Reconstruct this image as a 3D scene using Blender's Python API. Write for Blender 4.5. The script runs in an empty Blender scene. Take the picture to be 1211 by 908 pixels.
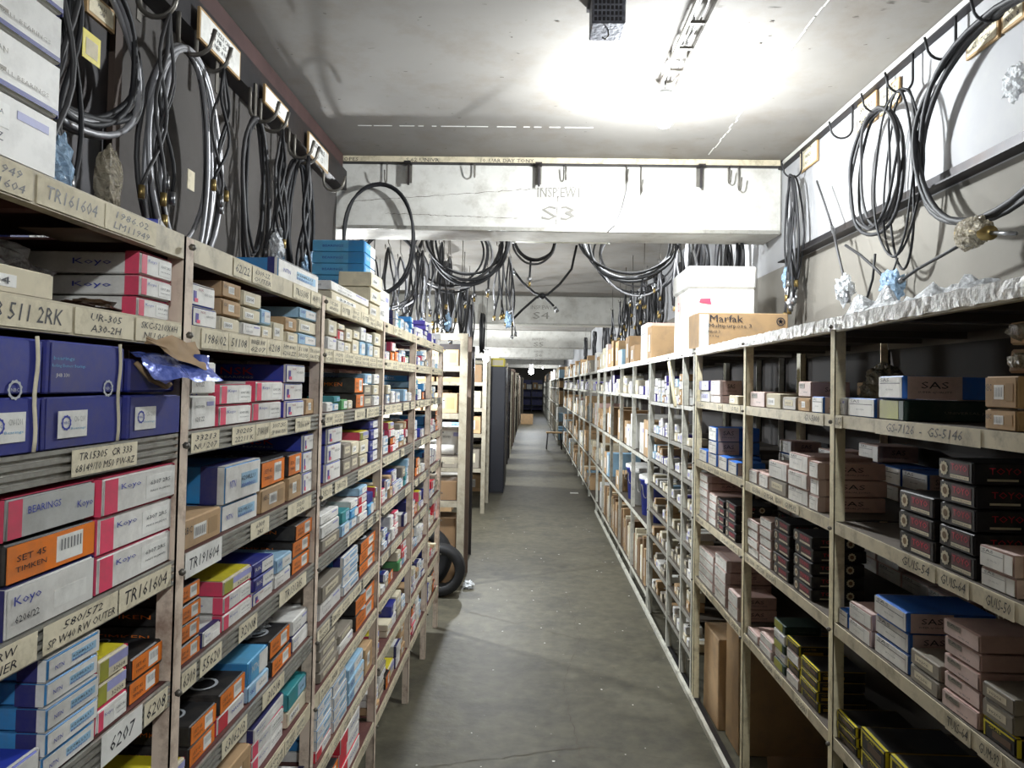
import bpy, math, random
from mathutils import Vector, Matrix, noise
R = math.radians
scn = bpy.context.scene
col = scn.collection

# ------------------------------------------------------------------ camera
F, W, H = 850.0, 1211.0, 908.0
CX, CYP = 605.5, 431.3
VPX, VPY, ROLL = 628.0, 455.0, R(1.1)
EYE = Vector((0, 0, 1.6))
_d = Vector((VPX-CX, CYP-VPY, -F)).normalized()
_k = (_d.x*math.sin(ROLL)+_d.y*math.cos(ROLL))/(-_d.z)
_u = Vector((math.sin(ROLL), math.cos(ROLL), _k)).normalized()
_r = _d.cross(_u)
RM = Matrix((_r, _d, _u))                      # camera axes -> world axes
cam = bpy.data.cameras.new('camera')
co = bpy.data.objects.new('camera', cam); col.objects.link(co)
co.matrix_world = Matrix.Translation(EYE) @ RM.to_4x4()
cam.sensor_width = 36; cam.lens = F/W*36; cam.shift_y = -(H/2-CYP)/W; cam.clip_end = 200; cam.clip_start = .05
scn.camera = co
def ray(px, py): return RM @ Vector(((px-CX)/F, (CYP-py)/F, -1))
def onX(px, py, X): v = ray(px, py); return EYE+v*(X/v.x)
def onY(px, py, Y): v = ray(px, py); return EYE+v*(Y/v.y)
def onZ(px, py, Z): v = ray(px, py); return EYE+v*((Z-1.6)/v.z)

# ------------------------------------------------------------------ world, exposure
wd = bpy.data.worlds.new('world'); scn.world = wd; wd.use_nodes = True
wd.node_tree.nodes['Background'].inputs[0].default_value = (.75, .85, 1, 1)
wd.node_tree.nodes['Background'].inputs[1].default_value = .25
vs = scn.view_settings
vs.view_transform = 'Standard'; vs.look = 'None'; vs.gamma = 1; vs.exposure = 1.1
EXPO = 1.0

# ------------------------------------------------------------------ materials
MATS = {}
def srgb(h):
    c = [int(h[i:i+2], 16)/255 for i in (0, 2, 4)]
    return tuple(((x+.055)/1.055)**2.4 if x > .04045 else x/12.92 for x in c)
def mat(name, hexc, rough=.6, metal=0, var=.12, scale=6, bump=0, dirt=None, dirt_amt=.5, dscale=3, rnd=.0, spec=.5):
    if name in MATS: return MATS[name]
    m = bpy.data.materials.new(name); m.use_nodes = True; nt = m.node_tree; b = nt.nodes['Principled BSDF']
    c = srgb(hexc); MATS[name] = m
    b.inputs['Roughness'].default_value = rough; b.inputs['Metallic'].default_value = metal
    b.inputs['Specular IOR Level'].default_value = spec
    tc = nt.nodes.new('ShaderNodeTexCoord')
    n = nt.nodes.new('ShaderNodeTexNoise'); n.inputs['Scale'].default_value = scale; n.inputs['Detail'].default_value = 6
    nt.links.new(tc.outputs['Object'], n.inputs['Vector'])
    rp = nt.nodes.new('ShaderNodeValToRGB'); nt.links.new(n.outputs['Fac'], rp.inputs[0])
    rp.color_ramp.elements[0].position = .3; rp.color_ramp.elements[1].position = .7
    rp.color_ramp.elements[0].color = tuple(x*(1-var) for x in c)+(1,)
    rp.color_ramp.elements[1].color = tuple(min(1, x*(1+var)) for x in c)+(1,)
    out = rp.outputs[0]
    if dirt:
        n2 = nt.nodes.new('ShaderNodeTexNoise'); n2.inputs['Scale'].default_value = dscale; n2.inputs['Detail'].default_value = 9; n2.inputs['Roughness'].default_value = .7
        nt.links.new(tc.outputs['Object'], n2.inputs['Vector'])
        r2 = nt.nodes.new('ShaderNodeValToRGB'); nt.links.new(n2.outputs['Fac'], r2.inputs[0])
        r2.color_ramp.elements[0].position = .48; r2.color_ramp.elements[1].position = .68
        r2.color_ramp.elements[1].color = (dirt_amt,)*3+(1,)
        mx = nt.nodes.new('ShaderNodeMixRGB'); nt.links.new(r2.outputs[0], mx.inputs[0]); nt.links.new(out, mx.inputs[1])
        mx.inputs[2].default_value = srgb(dirt)+(1,); out = mx.outputs[0]
    if rnd:
        oi = nt.nodes.new('ShaderNodeObjectInfo'); mr = nt.nodes.new('ShaderNodeMapRange')
        mr.inputs[3].default_value = 1-rnd; mr.inputs[4].default_value = 1+rnd*.4
        nt.links.new(oi.outputs['Random'], mr.inputs[0])
        hs = nt.nodes.new('ShaderNodeHueSaturation'); nt.links.new(out, hs.inputs['Color']); nt.links.new(mr.outputs[0], hs.inputs['Value']); out = hs.outputs[0]
    nt.links.new(out, b.inputs['Base Color'])
    if bump:
        bp = nt.nodes.new('ShaderNodeBump'); bp.inputs['Strength'].default_value = bump; bp.inputs['Distance'].default_value = .01
        nt.links.new(n.outputs['Fac'], bp.inputs['Height']); nt.links.new(bp.outputs[0], b.inputs['Normal'])
    return m
def emit(name, c, s):
    m = bpy.data.materials.new(name); m.use_nodes = True; nt = m.node_tree; nt.nodes.clear()
    e = nt.nodes.new('ShaderNodeEmission'); e.inputs[0].default_value = c+(1,); e.inputs[1].default_value = s
    o = nt.nodes.new('ShaderNodeOutputMaterial'); nt.links.new(e.outputs[0], o.inputs[0]); MATS[name] = m; return m
def plastic(name, hexc='dfe3e6', clear=.55):
    m = bpy.data.materials.new(name); m.use_nodes = True; nt = m.node_tree; b = nt.nodes['Principled BSDF']
    b.inputs['Base Color'].default_value = srgb(hexc)+(1,); b.inputs['Roughness'].default_value = .18
    tc = nt.nodes.new('ShaderNodeTexCoord'); n = nt.nodes.new('ShaderNodeTexNoise'); n.inputs['Scale'].default_value = 38; n.inputs['Detail'].default_value = 5; n.inputs['Distortion'].default_value = 1.5
    nt.links.new(tc.outputs['Object'], n.inputs['Vector'])
    bp = nt.nodes.new('ShaderNodeBump'); bp.inputs['Strength'].default_value = .9; bp.inputs['Distance'].default_value = .02
    nt.links.new(n.outputs['Fac'], bp.inputs['Height']); nt.links.new(bp.outputs[0], b.inputs['Normal'])
    t = nt.nodes.new('ShaderNodeBsdfTransparent'); mx = nt.nodes.new('ShaderNodeMixShader')
    mr = nt.nodes.new('ShaderNodeMapRange'); mr.inputs[1].default_value = .35; mr.inputs[2].default_value = .65; mr.inputs[3].default_value = clear+.2; mr.inputs[4].default_value = clear-.3
    nt.links.new(n.outputs['Fac'], mr.inputs[0]); nt.links.new(mr.outputs[0], mx.inputs[0])
    nt.links.new(b.outputs[0], mx.inputs[1]); nt.links.new(t.outputs[0], mx.inputs[2])
    nt.links.new(mx.outputs[0], nt.nodes['Material Output'].inputs[0]); MATS[name] = m; return m
P = dict(white='e6e4de', cream='d9cfb4', kraft='a98a63', kraftd='7d6245', paleb='9cc3dd', blue='2b86c4', sky='5aa9d6', navy='23276a', royal='2c3fb0', deepb='1f2b86',
         red='d8243c', pink='e8496b', orange='ee7d1c', black='1b1a1c', dark='2c2a2b', grey='9a9b98', lgrey='bfc0bc', yellow='dccb2c', olive='9a9a3a', teal='2b8f96', green='4f9a5c',
         dgreen='17352c', purple='4b3fa0', pinkish='c9a79c', pinkpale='dcc3bb', dusty='8f877a', maroon='5e2330', gold='a8862c', sasblue='2b6cc6', ink='24242c', inkblue='2c3a9c', labelw='efeee8',
         lavender='9fa0d0', brown='5b4433', dred='8a1424', tan='bb9a72', silver='b8bcc0')
def cm(k):                                     # printed board of a colour
    if k in MATS: return MATS[k]
    if 'c_'+k in MATS: return MATS['c_'+k]
    ink = k in ('ink', 'inkblue', 'dred')
    m = mat('c_'+k, P[k], rough=.5 if k not in ('kraft', 'kraftd', 'tan', 'pinkish', 'cream') else .8, var=.05, scale=14, dirt=None if ink else '6a6258', dirt_amt=.35, dscale=9, rnd=0 if ink else .16)
    return m
mat('post_paint', 'd8c6b3', .65, 0, .12, 9, .2, dirt='7a5a48', dirt_amt=.75, dscale=14)
mat('post_cream', 'e2d7b4', .6, 0, .06, 9, .1, dirt='8a7a5c', dirt_amt=.6, dscale=16)
mat('post_white', 'c9c7bb', .6, 0, .06, 9, .1, dirt='7d776a', dirt_amt=.7, dscale=11)
mat('lip_cream', 'c8bda2', .6, 0, .1, 12, .1, dirt='6e6450', dirt_amt=.65, dscale=14)
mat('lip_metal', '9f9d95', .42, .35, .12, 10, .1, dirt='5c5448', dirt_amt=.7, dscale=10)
mat('shelf_maroon', '5a3330', .7, 0, .2, 5, .1, dirt='80604a', dirt_amt=.5, dscale=4)
mat('shelf_steel', '5d554c', .6, .2, .2, 6, .1, dirt='3a3028', dirt_amt=.5)
mat('tape', '8f7a64', .6, 0, .15, 8, .3)
mat('post_dull', '968f7e', .65, 0, .12, 9, .1, dirt='6a5c48', dirt_amt=.7, dscale=11); mat('post_brown', '5c4c40', .6, 0, .2, 9, .1)
mat('foil', 'e2e2e0', .3, .15, .1, 45, .6, dirt='8c8880', dirt_amt=.4, dscale=30)
mat('tag_paper', 'ddd3b8', .8, 0, .06, 20, 0, dirt='8d8062', dirt_amt=.55, dscale=22)
mat('dark_steel', '2e2c2e', .5, .5, .2, 9, .2, dirt='4a3c34', dirt_amt=.5)
mat('hook_steel', '77736c', .4, .6, .2, 20, .2)
mat('cable_black', '1b1b1e', .6, 0, .2, 20)
mat('cable_grey', '97979a', .38, .3, .12, 30)
mat('cable_dirty', '3c3b3c', .5, 0, .25, 12)
mat('brass', 'a08a58', .35, .8, .2, 20)
mat('fitting', '8f9092', .3, .9, .2, 20)
mat('greasy', '4d3a28', .3, 0, .4, 20, .5)
mat('tyre', '18181a', .7, 0, .2, 12, .3)
mat('rubber', '222224', .6, 0, .2, 12)
mat('wood', 'a88a60', .7, 0, .15, 8, .1)
plastic('film'); plastic('film_white', 'e8ebee', .25); plastic('film_blue', '9fbdd8', .25); plastic('film_dirty', '8f8672', .2)

# ------------------------------------------------------------------ mesh builder
_fc = {}
def font(s, shear=0):
    k = (s, shear)
    if k not in _fc:
        c = bpy.data.curves.new('t', 'FONT'); c.body = s; c.size = 1; c.resolution_u = 1; c.shear = shear; c.fill_mode = 'FRONT'
        c.align_x = 'CENTER'
        o = bpy.data.objects.new('t', c); me = bpy.data.meshes.new_from_object(o)
        vs_ = [v.co.copy() for v in me.vertices]; fs = [tuple(p.vertices) for p in me.polygons]
        bpy.data.objects.remove(o); bpy.data.meshes.remove(me); bpy.data.curves.remove(c)
        if not vs_: vs_ = [Vector((0, 0, 0))]
        x0 = min(v.x for v in vs_); x1 = max(v.x for v in vs_); y0 = min(v.y for v in vs_); y1 = max(v.y for v in vs_)
        _fc[k] = ([((v.x-(x0+x1)/2)/max(1e-6, x1-x0), (v.y-(y0+y1)/2)/max(1e-6, y1-y0)) for v in vs_], fs)
    return _fc[k]
class MB:
    def __init__(s): s.v = []; s.f = []; s.m = []; s.mats = []; s.sm = []
    def mi(s, m):
        if isinstance(m, str): m = MATS[m] if m in MATS else cm(m)
        if m not in s.mats: s.mats.append(m)
        return s.mats.index(m)
    def add(s, vs_, fs, m, smooth=False):
        b = len(s.v); i = s.mi(m); s.v += [tuple(v) for v in vs_]
        for f in fs: s.f.append(tuple(b+x for x in f)); s.m.append(i); s.sm.append(smooth)
    def box(s, a, b, m):
        x0, y0, z0 = a; x1, y1, z1 = b
        x0, x1 = min(x0, x1), max(x0, x1); y0, y1 = min(y0, y1), max(y0, y1); z0, z1 = min(z0, z1), max(z0, z1)
        s.add([(x0,y0,z0),(x1,y0,z0),(x1,y1,z0),(x0,y1,z0),(x0,y0,z1),(x1,y0,z1),(x1,y1,z1),(x0,y1,z1)],
              [(0,3,2,1),(4,5,6,7),(0,1,5,4),(1,2,6,5),(2,3,7,6),(3,0,4,7)], m)
    def cbox(s, a, b, c, m, jit=0, rng=None):        # chamfered box
        (x0, y0, z0), (x1, y1, z1) = a, b
        X = (x0, x1); Y = (y0, y1); Z = (z0, z1); vs_ = []; idx = {}
        for i in (0, 1):
            for j in (0, 1):
                for k in (0, 1):
                    jx, jy, jz = ((rng.uniform(-jit, jit) for _ in range(3)) if jit else (0, 0, 0))
                    if k == 0: jz = 0
                    p = Vector((X[i]+jx, Y[j]+jy, Z[k]+jz)); dx = c*(1-2*i); dy = c*(1-2*j); dz = c*(1-2*k)
                    idx[i,j,k,0] = len(vs_); vs_.append(p+Vector((0, dy, dz)))
                    idx[i,j,k,1] = len(vs_); vs_.append(p+Vector((dx, 0, dz)))
                    idx[i,j,k,2] = len(vs_); vs_.append(p+Vector((dx, dy, 0)))
        fs = []
        def q(l, flip): fs.append(tuple(l[::-1] if flip else l))
        for i in (0, 1): q([idx[i,0,0,0], idx[i,1,0,0], idx[i,1,1,0], idx[i,0,1,0]], i == 0)
        for j in (0, 1): q([idx[0,j,0,1], idx[1,j,0,1], idx[1,j,1,1], idx[0,j,1,1]], j == 1)
        for k in (0, 1): q([idx[0,0,k,2], idx[1,0,k,2], idx[1,1,k,2], idx[0,1,k,2]], k == 0)
        for i in (0, 1):
            for j in (0, 1): q([idx[i,j,0,0], idx[i,j,1,0], idx[i,j,1,1], idx[i,j,0,1]], (i+j) % 2 == 0)
            for k in (0, 1): q([idx[i,0,k,0], idx[i,1,k,0], idx[i,1,k,2], idx[i,0,k,2]], (i+k) % 2 == 1)
        for j in (0, 1):
            for k in (0, 1): q([idx[0,j,k,1], idx[1,j,k,1], idx[1,j,k,2], idx[0,j,k,2]], (j+k) % 2 == 0)
        for i in (0, 1):
            for j in (0, 1):
                for k in (0, 1): q([idx[i,j,k,0], idx[i,j,k,1], idx[i,j,k,2]], (i+j+k) % 2 == 1)
        s.add(vs_, fs, m)
    def slab(s, o, r, u, w, h, t, m):                # thin plate, front face at o + n*t
        o, r, u = Vector(o), Vector(r), Vector(u); n = r.cross(u).normalized()*t
        p = [o, o+r*w, o+r*w+u*h, o+u*h]; q = [x+n for x in p]
        s.add(p+q, [(4,5,6,7),(0,1,5,4),(1,2,6,5),(2,3,7,6),(3,0,4,7)], m)
    def text(s, st, c, r, u, w, h, m, shear=0):
        vs_, fs = font(st, shear); c, r, u = Vector(c), Vector(r), Vector(u)
        if w == 0: w = h*.62*max(1, len(st))
        s.add([c+r*(x*w)+u*(y*h) for x, y in vs_], fs, m)
    def tube(s, pts, r, m, n=8, closed=False, caps=True):
        pts = [Vector(p) for p in pts]; N = len(pts); vs_ = []; fs = []; up = None
        for i, p in enumerate(pts):
            a = pts[(i-1) % N] if (closed or i > 0) else p; b = pts[(i+1) % N] if (closed or i < N-1) else p
            t = (b-a).normalized()
            if up is None: up = t.orthogonal().normalized()
            up = (up-t*up.dot(t)); up = up.normalized() if up.length > 1e-6 else t.orthogonal().normalized()
            w = t.cross(up); rr = r[i] if isinstance(r, (list, tuple)) else r
            for k in range(n): a_ = 2*math.pi*k/n; vs_.append(p+(up*math.cos(a_)+w*math.sin(a_))*rr)
        for i in range(N if closed else N-1):
            for k in range(n):
                a_, b_ = i*n, ((i+1) % N)*n; fs.append((a_+k, a_+(k+1) % n, b_+(k+1) % n, b_+k))
        if caps and not closed: fs += [tuple(range(n))[::-1], tuple((N-1)*n+k for k in range(n))]
        s.add(vs_, fs, m, True)
    def cyl(s, a, b, r, m, n=14): s.tube([a, b], r, m, n)
    def lathe(s, c, prof, m, n=24, ax='z', sy=1):
        vs_ = []; fs = []; c = Vector(c)
        for r_, z in prof:
            for k in range(n):
                a = 2*math.pi*k/n
                p = (r_*math.cos(a), r_*math.sin(a)*sy, z)
                if ax == 'x': p = (z, r_*math.cos(a), r_*math.sin(a))
                if ax == 'y': p = (r_*math.cos(a), z, r_*math.sin(a))
                vs_.append(c+Vector(p))
        for i in range(len(prof)-1):
            for k in range(n): fs.append((i*n+k, i*n+(k+1) % n, (i+1)*n+(k+1) % n, (i+1)*n+k))
        s.add(vs_, fs, m, True)
    def crumple(s, c, rx, ry, rz, m, seed=0, amp=.3, nu=18, nv=12, fr=3.0):
        vs_ = []; fs = []; c = Vector(c)
        for j in range(nv+1):
            ph = math.pi*j/nv
            for i in range(nu):
                a = 2*math.pi*i/nu; d = Vector((math.sin(ph)*math.cos(a), math.sin(ph)*math.sin(a), math.cos(ph)))
                k = 1+amp*noise.noise(d*fr+Vector((seed*7.3, 0, 0)))*2
                vs_.append(c+Vector((d.x*rx, d.y*ry, d.z*rz))*k)
        for j in range(nv):
            for i in range(nu): fs.append((j*nu+i, (j+1)*nu+i, (j+1)*nu+(i+1) % nu, j*nu+(i+1) % nu))
        s.add(vs_, fs, m, False)
    def mesh(s, name):
        me = bpy.data.meshes.new(name); me.from_pydata(s.v, [], s.f)
        for m in s.mats: me.materials.append(m)
        me.polygons.foreach_set('material_index', s.m); me.polygons.foreach_set('use_smooth', s.sm); me.update(); return me
    def build(s, name, parent=None, loc=None, rz=0, local=False):
        if parent is not None and not local:         # vertices given in world space
            o3 = parent.matrix_basis.inverted()
            s.v = [tuple(o3 @ Vector(v)) for v in s.v]
            if parent.parent: raise ValueError
        o = bpy.data.objects.new(name, s.mesh(name)); col.objects.link(o)
        if parent: o.parent = parent
        if loc is not None: o.location = loc
        o.rotation_euler.z = rz
        return o
def sub(mb, name, parent, local_mat=None):           # child of a part; parts sit at their thing's origin
    root = parent.parent; inv = root.matrix_basis.inverted()
    mb.v = [tuple(inv @ Vector(v)) for v in mb.v]
    o = bpy.data.objects.new(name, mb.mesh(name)); col.objects.link(o); o.parent = parent; return o
def tag(o, label=None, cat=None, group=None, kind=None):
    for k, v in (('label', label), ('category', cat), ('group', group), ('kind', kind)):
        if v: o[k] = v
    return o
def empty(name, loc, label, cat, group=None, rz=0):
    o = bpy.data.objects.new(name, None); o.empty_display_size = .05; col.objects.link(o); o.location = loc
    o.rotation_euler.z = rz; o.matrix_basis = Matrix.Translation(loc) @ Matrix.Rotation(rz, 4, 'Z')
    return tag(o, label, cat, group)
def struct(name, mb): return tag(mb.build(name), kind='structure')
def tri(mb): return mb
ORD = ['first','second','third','fourth','fifth','sixth','seventh','eighth','ninth','tenth','eleventh','twelfth','thirteenth','fourteenth','fifteenth','sixteenth','seventeenth','eighteenth','nineteenth','twentieth','twenty-first','twenty-second','twenty-third','twenty-fourth','twenty-fifth','twenty-sixth','twenty-seventh','twenty-eighth','twenty-ninth','thirtieth']
# ------------------------------------------------------------------ structure
mat('floor_concrete', '565244', .55, 0, .22, 14, .3, dirt='2f2d28', dirt_amt=.7, dscale=2.6, spec=.4)
mat('ceiling_paint', '8b8781', .85, 0, .09, 2.5, .3, dirt='7c7266', dirt_amt=.6, dscale=3)
mat('beam_paint', 'c6c4bd', .8, 0, .07, 6, .3, dirt='938c80', dirt_amt=.5, dscale=7)
mat('wall_concrete', '77736b', .85, 0, .12, 3, .4, dirt='77726a', dirt_amt=.5, dscale=5)
mat('wall_white', '9c9c9e', .8, 0, .04, 3, .2, dirt='aaa8a2', dirt_amt=.3, dscale=5)
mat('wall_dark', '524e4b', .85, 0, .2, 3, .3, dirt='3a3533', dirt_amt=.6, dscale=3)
mat('crack', 'd8d6d0', .8); mat('stencil', '8a8780', .8); mat('pitting', '5c554c', .9)
CEIL, WL, WR, YEND = 2.968, -1.2, 1.48, 46.0
m = MB(); m.box((-8, -5, -.1), (2.2, YEND+1, 0), 'floor_concrete'); struct('floor', m)
m = MB(); m.box((-8, -5, CEIL), (2.2, YEND+1, CEIL+.15), 'ceiling_paint'); struct('ceiling', m)
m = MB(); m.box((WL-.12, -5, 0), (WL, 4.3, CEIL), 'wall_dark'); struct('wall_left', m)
m = MB(); m.box((WR, -5, 0), (WR+.12, YEND, 2.33), 'wall_concrete'); m.box((WR, -5, 2.33), (WR+.12, YEND, CEIL), 'wall_white'); struct('wall_right', m)
m = MB(); m.box((-8, YEND, 0), (2.2, YEND+.15, CEIL), 'wall_concrete'); struct('wall_far', m)
m = MB(); m.box((-8.15, 4.3, 0), (-8, YEND, CEIL), 'wall_concrete'); struct('wall_beyond', m)
m = MB(); m.box((-8, 4.3, 0), (WL-.12, 4.42, CEIL), 'wall_concrete'); struct('wall_return', m)
m = MB(); m.box((-8, -5.15, 0), (2.2, -5, CEIL), 'wall_concrete'); struct('wall_behind', m)
# ceiling cracks and pitting
rg = random.Random(5)
m = MB(); y = 1.2
while y < 4.2:
    x = 1.02+rg.uniform(-.006, .006); l = rg.uniform(.03, .12)
    m.box((x-.003, y, CEIL-.002), (x+.003, y+l, CEIL+.001), 'crack'); y += l+rg.uniform(0, .02)
x = -.95
while x < .3:
    l = rg.uniform(.02, .15); m.box((x, 3.78-.003, CEIL-.002), (x+l, 3.785, CEIL+.001), 'crack'); x += l+rg.uniform(0, .05)
struct('trim_1', m)
m = MB()
for (pts) in (((-.45, 5.1), (.1, 4.75), (.8, 4.3)), ((-.5, 3.0), (.3, 3.25), (.84, 3.1)), ((.2, 3.9), (.34, 4.6), (.3, 5.6)), ((-.4, 7.4), (.8, 7.1)), ((.1, 2.2), (.25, 3.0), (.2, 3.9))):
    for a_, b_ in zip(pts, pts[1:]):
        n = 26; pp = [Vector((a_[0]+(b_[0]-a_[0])*t/n+rg.uniform(-.008, .008), a_[1]+(b_[1]-a_[1])*t/n+rg.uniform(-.008, .008), .0012)) for t in range(n+1)]
        for u_, v_ in zip(pp, pp[1:]):
            if rg.random() < .8: q_ = (v_-u_).normalized().cross(Vector((0, 0, 1)))*rg.uniform(.0008, .0025); m.add([u_-q_, v_-q_, v_+q_, u_+q_], [(0, 1, 2, 3)], 'pitting')
for i in range(260):
    x, y = rg.uniform(-.55, .82), rg.uniform(1.9, 9); a_ = rg.uniform(.002, .010); k = 6
    m.add([(x+a_*rg.uniform(.5, 1)*math.cos(2*math.pi*j/k), y+a_*rg.uniform(.5, 1)*math.sin(2*math.pi*j/k), .0013) for j in range(k)], [tuple(range(k))], rg.choice(['pitting', 'crack', 'wall_concrete']))
struct('trim_21', m)
m = MB()
for i in range(170):
    x, y = rg.uniform(-1.1, 1.4), rg.uniform(1.4, 4.2); a, b = rg.uniform(.002, .011), rg.uniform(.001, .004)
    if rg.random() < .25: a *= 2.5
    c = Vector((x, y, CEIL-.0015)); k = 7; an = rg.uniform(-.4, .4)
    m.add([c+Vector((a*math.cos(t)*math.cos(an)-b*math.sin(t)*math.sin(an), b*math.sin(t)+a*math.cos(t)*math.sin(an), rg.uniform(-.001, 0))) for t in [2*math.pi*j/k for j in range(k)]], [tuple(range(k))], 'pitting')
struct('trim_2', m)['kind'] = 'structure'
# concrete beams with stencilled section numbers
BEAM_Y = [4.3, 11.0, 18.0, 25.3, 32.5, 39.5]
for i, y in enumerate(BEAM_Y):
    m = MB(); m.cbox((WL-.6 if i == 0 else -7.95, y, 2.522), (WR-.002, y+.32, CEIL-.002), .012, 'beam_paint')
    struct('trim_%d' % (i+3), m)
    sx = 660 if i == 0 else (640 if i == 1 else 637)
    c = onY(sx, [252, 373, 407, 420, 429, 434][i], y-.004)
    g = MB(); X_, Z_ = (1, 0, 0), (0, 0, 1); k = 1 if i == 0 else 1.25
    g.text('S%d' % (i+3), c, X_, Z_, .2*k, .085*k, 'stencil')
    g.text('INSP.EW1', c+Vector((-.005 if i else .0, 0, .125)), X_, Z_, .25*k, .06, 'stencil')
    st = g.build('stencilled_number'); st.parent = bpy.data.objects['trim_%d' % (i+3)]
    # pale strip standing in for the highlight along the beam's lower edge
    s2 = MB(); s2.box((-1.15, y-.012, 2.522), (WR-.02, y-.001, 2.545), 'lip_metal'); o = s2.build('edge_highlight'); o.parent = bpy.data.objects['trim_%d' % (i+3)]
# thin cracks on the first beam
m = MB()
for (x0, z0, x1, z1) in ((-1.1, 2.69, .0, 2.78), (.0, 2.78, .35, 2.80), (-.9, 2.62, -.1, 2.60), (.13, 2.56, .14, 2.74)):
    n = 40; pts = [(x0+(x1-x0)*t/n, 4.2985, z0+(z1-z0)*t/n+rg.uniform(-.004, .004)) for t in range(n+1)]
    for a, b in zip(pts, pts[1:]):
        a, b = Vector(a), Vector(b); q_ = (b-a).normalized().cross(Vector((0, 1, 0)))*rg.uniform(.0006, .0018)
        m.add([a-q_, b-q_, b+q_, a+q_], [(0, 1, 2, 3)], 'pitting')
o = m.build('hairline_crack'); o.parent = bpy.data.objects['trim_3']

# ------------------------------------------------------------------ lamps
emit('bulb_glow', (.93, .97, 1), 60); emit('bulb_glow_far', (.93, .97, 1), 60)
mat('lamp_white', 'cfd0cf', .4)
def bulb(x, y, z, w, label, r=.035, cord_to=CEIL, grp=None, body='bulb_glow'):
    e = empty('ceiling_lamp', (x, y, z), label, 'lamp', grp)
    m = MB(); m.lathe((x, y, z), [(.001, -r*1.25), (r*.6, -r*1.05), (r*.97, -r*.4), (r, 0), (r*.8, r*.6), (r*.42, r*1.25), (r*.4, r*1.5)], body, 20); m.build('bulb', e)
    m = MB(); m.lathe((x, y, z), [(r*.42, r*1.45), (r*.55, r*1.5), (r*.6, r*2.3), (r*.9, r*2.5), (r*.9, r*2.8), (.003, r*2.85)], 'lamp_white', 16); m.build('socket', e)
    m = MB(); m.tube([(x, y, z+r*2.8), (x+.004, y, z+r*2.8+(cord_to-z-r*2.8)*.5), (x, y, cord_to-.003)], .003, 'cable_black', 6); m.build('cord', e)
    ld = bpy.data.lights.new('lamp_light', 'POINT'); ld.energy = w; ld.color = (.92, .97, 1); ld.shadow_soft_size = r*1.1
    lo = bpy.data.objects.new('lamp_light', ld); col.objects.link(lo); lo.location = (x, y, z-r*1.3-.03)
    return e
bulb(.57, 3.18, 2.80, 62, 'bare glowing bulb under the ceiling cable track before the first beam', .04)
bulb(.72, -1.5, 2.75, 62, 'bare fill bulb added out of view behind the viewpoint', .04)  # added bulb out of view, brightens carton sides that face the camera
bulb(-.50, 7.85, 1.88, 75, 'bare glowing bulb hanging low between the open shelving racks on the left', .035)
bulb(.0, 27.5, 2.12, 75, 'bare glowing bulb hanging over the far end of the aisle', .10)
for i, (x, y, z, w, lb) in enumerate(((-1.3, 5.25, 1.95, 95, 'in the gap past the left bearing rack'), (-1.7, 7.9, 1.95, 30, 'behind the low bulb between the left racks'), (-2.3, 11.9, 1.7, 210, 'in the side aisle past the dark cabinet'), (-2.3, 14.0, 1.7, 210, 'in the second side aisle past the cabinet'), (-2.3, 16.1, 1.7, 210, 'in the third side aisle past the cabinet'), (-2.3, 18.2, 1.7, 210, 'in the fourth side aisle past the cabinet'), (-2.3, 20.3, 1.7, 210, 'in the fifth side aisle past the cabinet'), (-2.3, 24.5, 1.7, 210, 'in the seventh side aisle past the cabinet'), (.6, 38.0, 2.5, 50, 'before the far end wall'), (.9, 5.1, 2.84, 22, 'unseen behind the first beam, added for fill'), (.9, 11.75, 2.84, 14, 'unseen behind the second beam, added for fill'))):  # the two bulbs behind the beams are added fill, out of sight
    bulb(x, y, z, w, 'bare bulb hanging '+lb, .03)
# unlit batten tubes under the beams
mat('batten', 'd9d7c8', .35, 0, .05, 10)
for i, (xa, xb, py, yy) in enumerate(((603, 724, 285, 4.8), (615, 682, 384.5, 11.45))):
    a, b = onY(xa, py, yy), onY(xb, py, yy); z = a.z
    e = empty('tube_batten', (a.x, yy, z), ['long unlit tube light batten below the first beam', 'long unlit tube light batten below the second beam'][i], 'lamp')
    m = MB(); m.cbox((a.x, yy-.02, z+.012), (b.x, yy+.02, z+.045), .004, 'batten'); m.build('housing', e)
    m = MB(); m.cyl((a.x+.03, yy, z), (b.x-.03, yy, z), .011, 'batten', 12); m.build('tube', e)
    for x in (a.x+.015, b.x-.03):
        m = MB(); m.box((x, yy-.014, z-.014), (x+.015, yy+.014, z+.014), 'lamp_white'); m.build('holder', e)
    m = MB()
    for x in (a.x+.2, b.x-.2): m.cyl((x, yy, z+.04), (x, yy, CEIL-.003), .004, 'cable_black', 6)
    m.build('hanger', e)
# ceiling cable track and box
a = onZ(836, 0, 2.93); b = onZ(787, 98, 2.93)
e = empty('cable_track', (a.x, 1.2, 2.93), 'narrow dark ladder-like cable track fixed to the ceiling, leading to the bulb', 'cable track')
for dx in (-.035, .035):
    m = MB(); m.box((a.x+dx-.005, 1.2, 2.915), (a.x+dx+.005, 3.16, 2.935), 'hook_steel'); m.build('side_rail', e)
for k in range(9):
    y = 1.4+k*.2; m = MB(); m.box((a.x-.03, y, 2.928), (a.x+.03, y+.014, 2.940), 'hook_steel'); m.build('rung', e)
m = MB()
for dx in (-.01, .012): m.tube([(a.x+dx+.006*math.sin(k*1.7+dx*90), 1.2+k*.12, 2.945+.004*math.sin(k)) for k in range(17)], .004, 'cable_grey', 6)
m.build('cable', e)
m = MB()
for k in range(3): y = 1.5+k*.7; m.box((a.x-.04, y, 2.938), (a.x-.03, y+.02, CEIL-.001), 'hook_steel'); m.box((a.x+.03, y, 2.938), (a.x+.04, y+.02, CEIL-.001), 'hook_steel')
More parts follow.
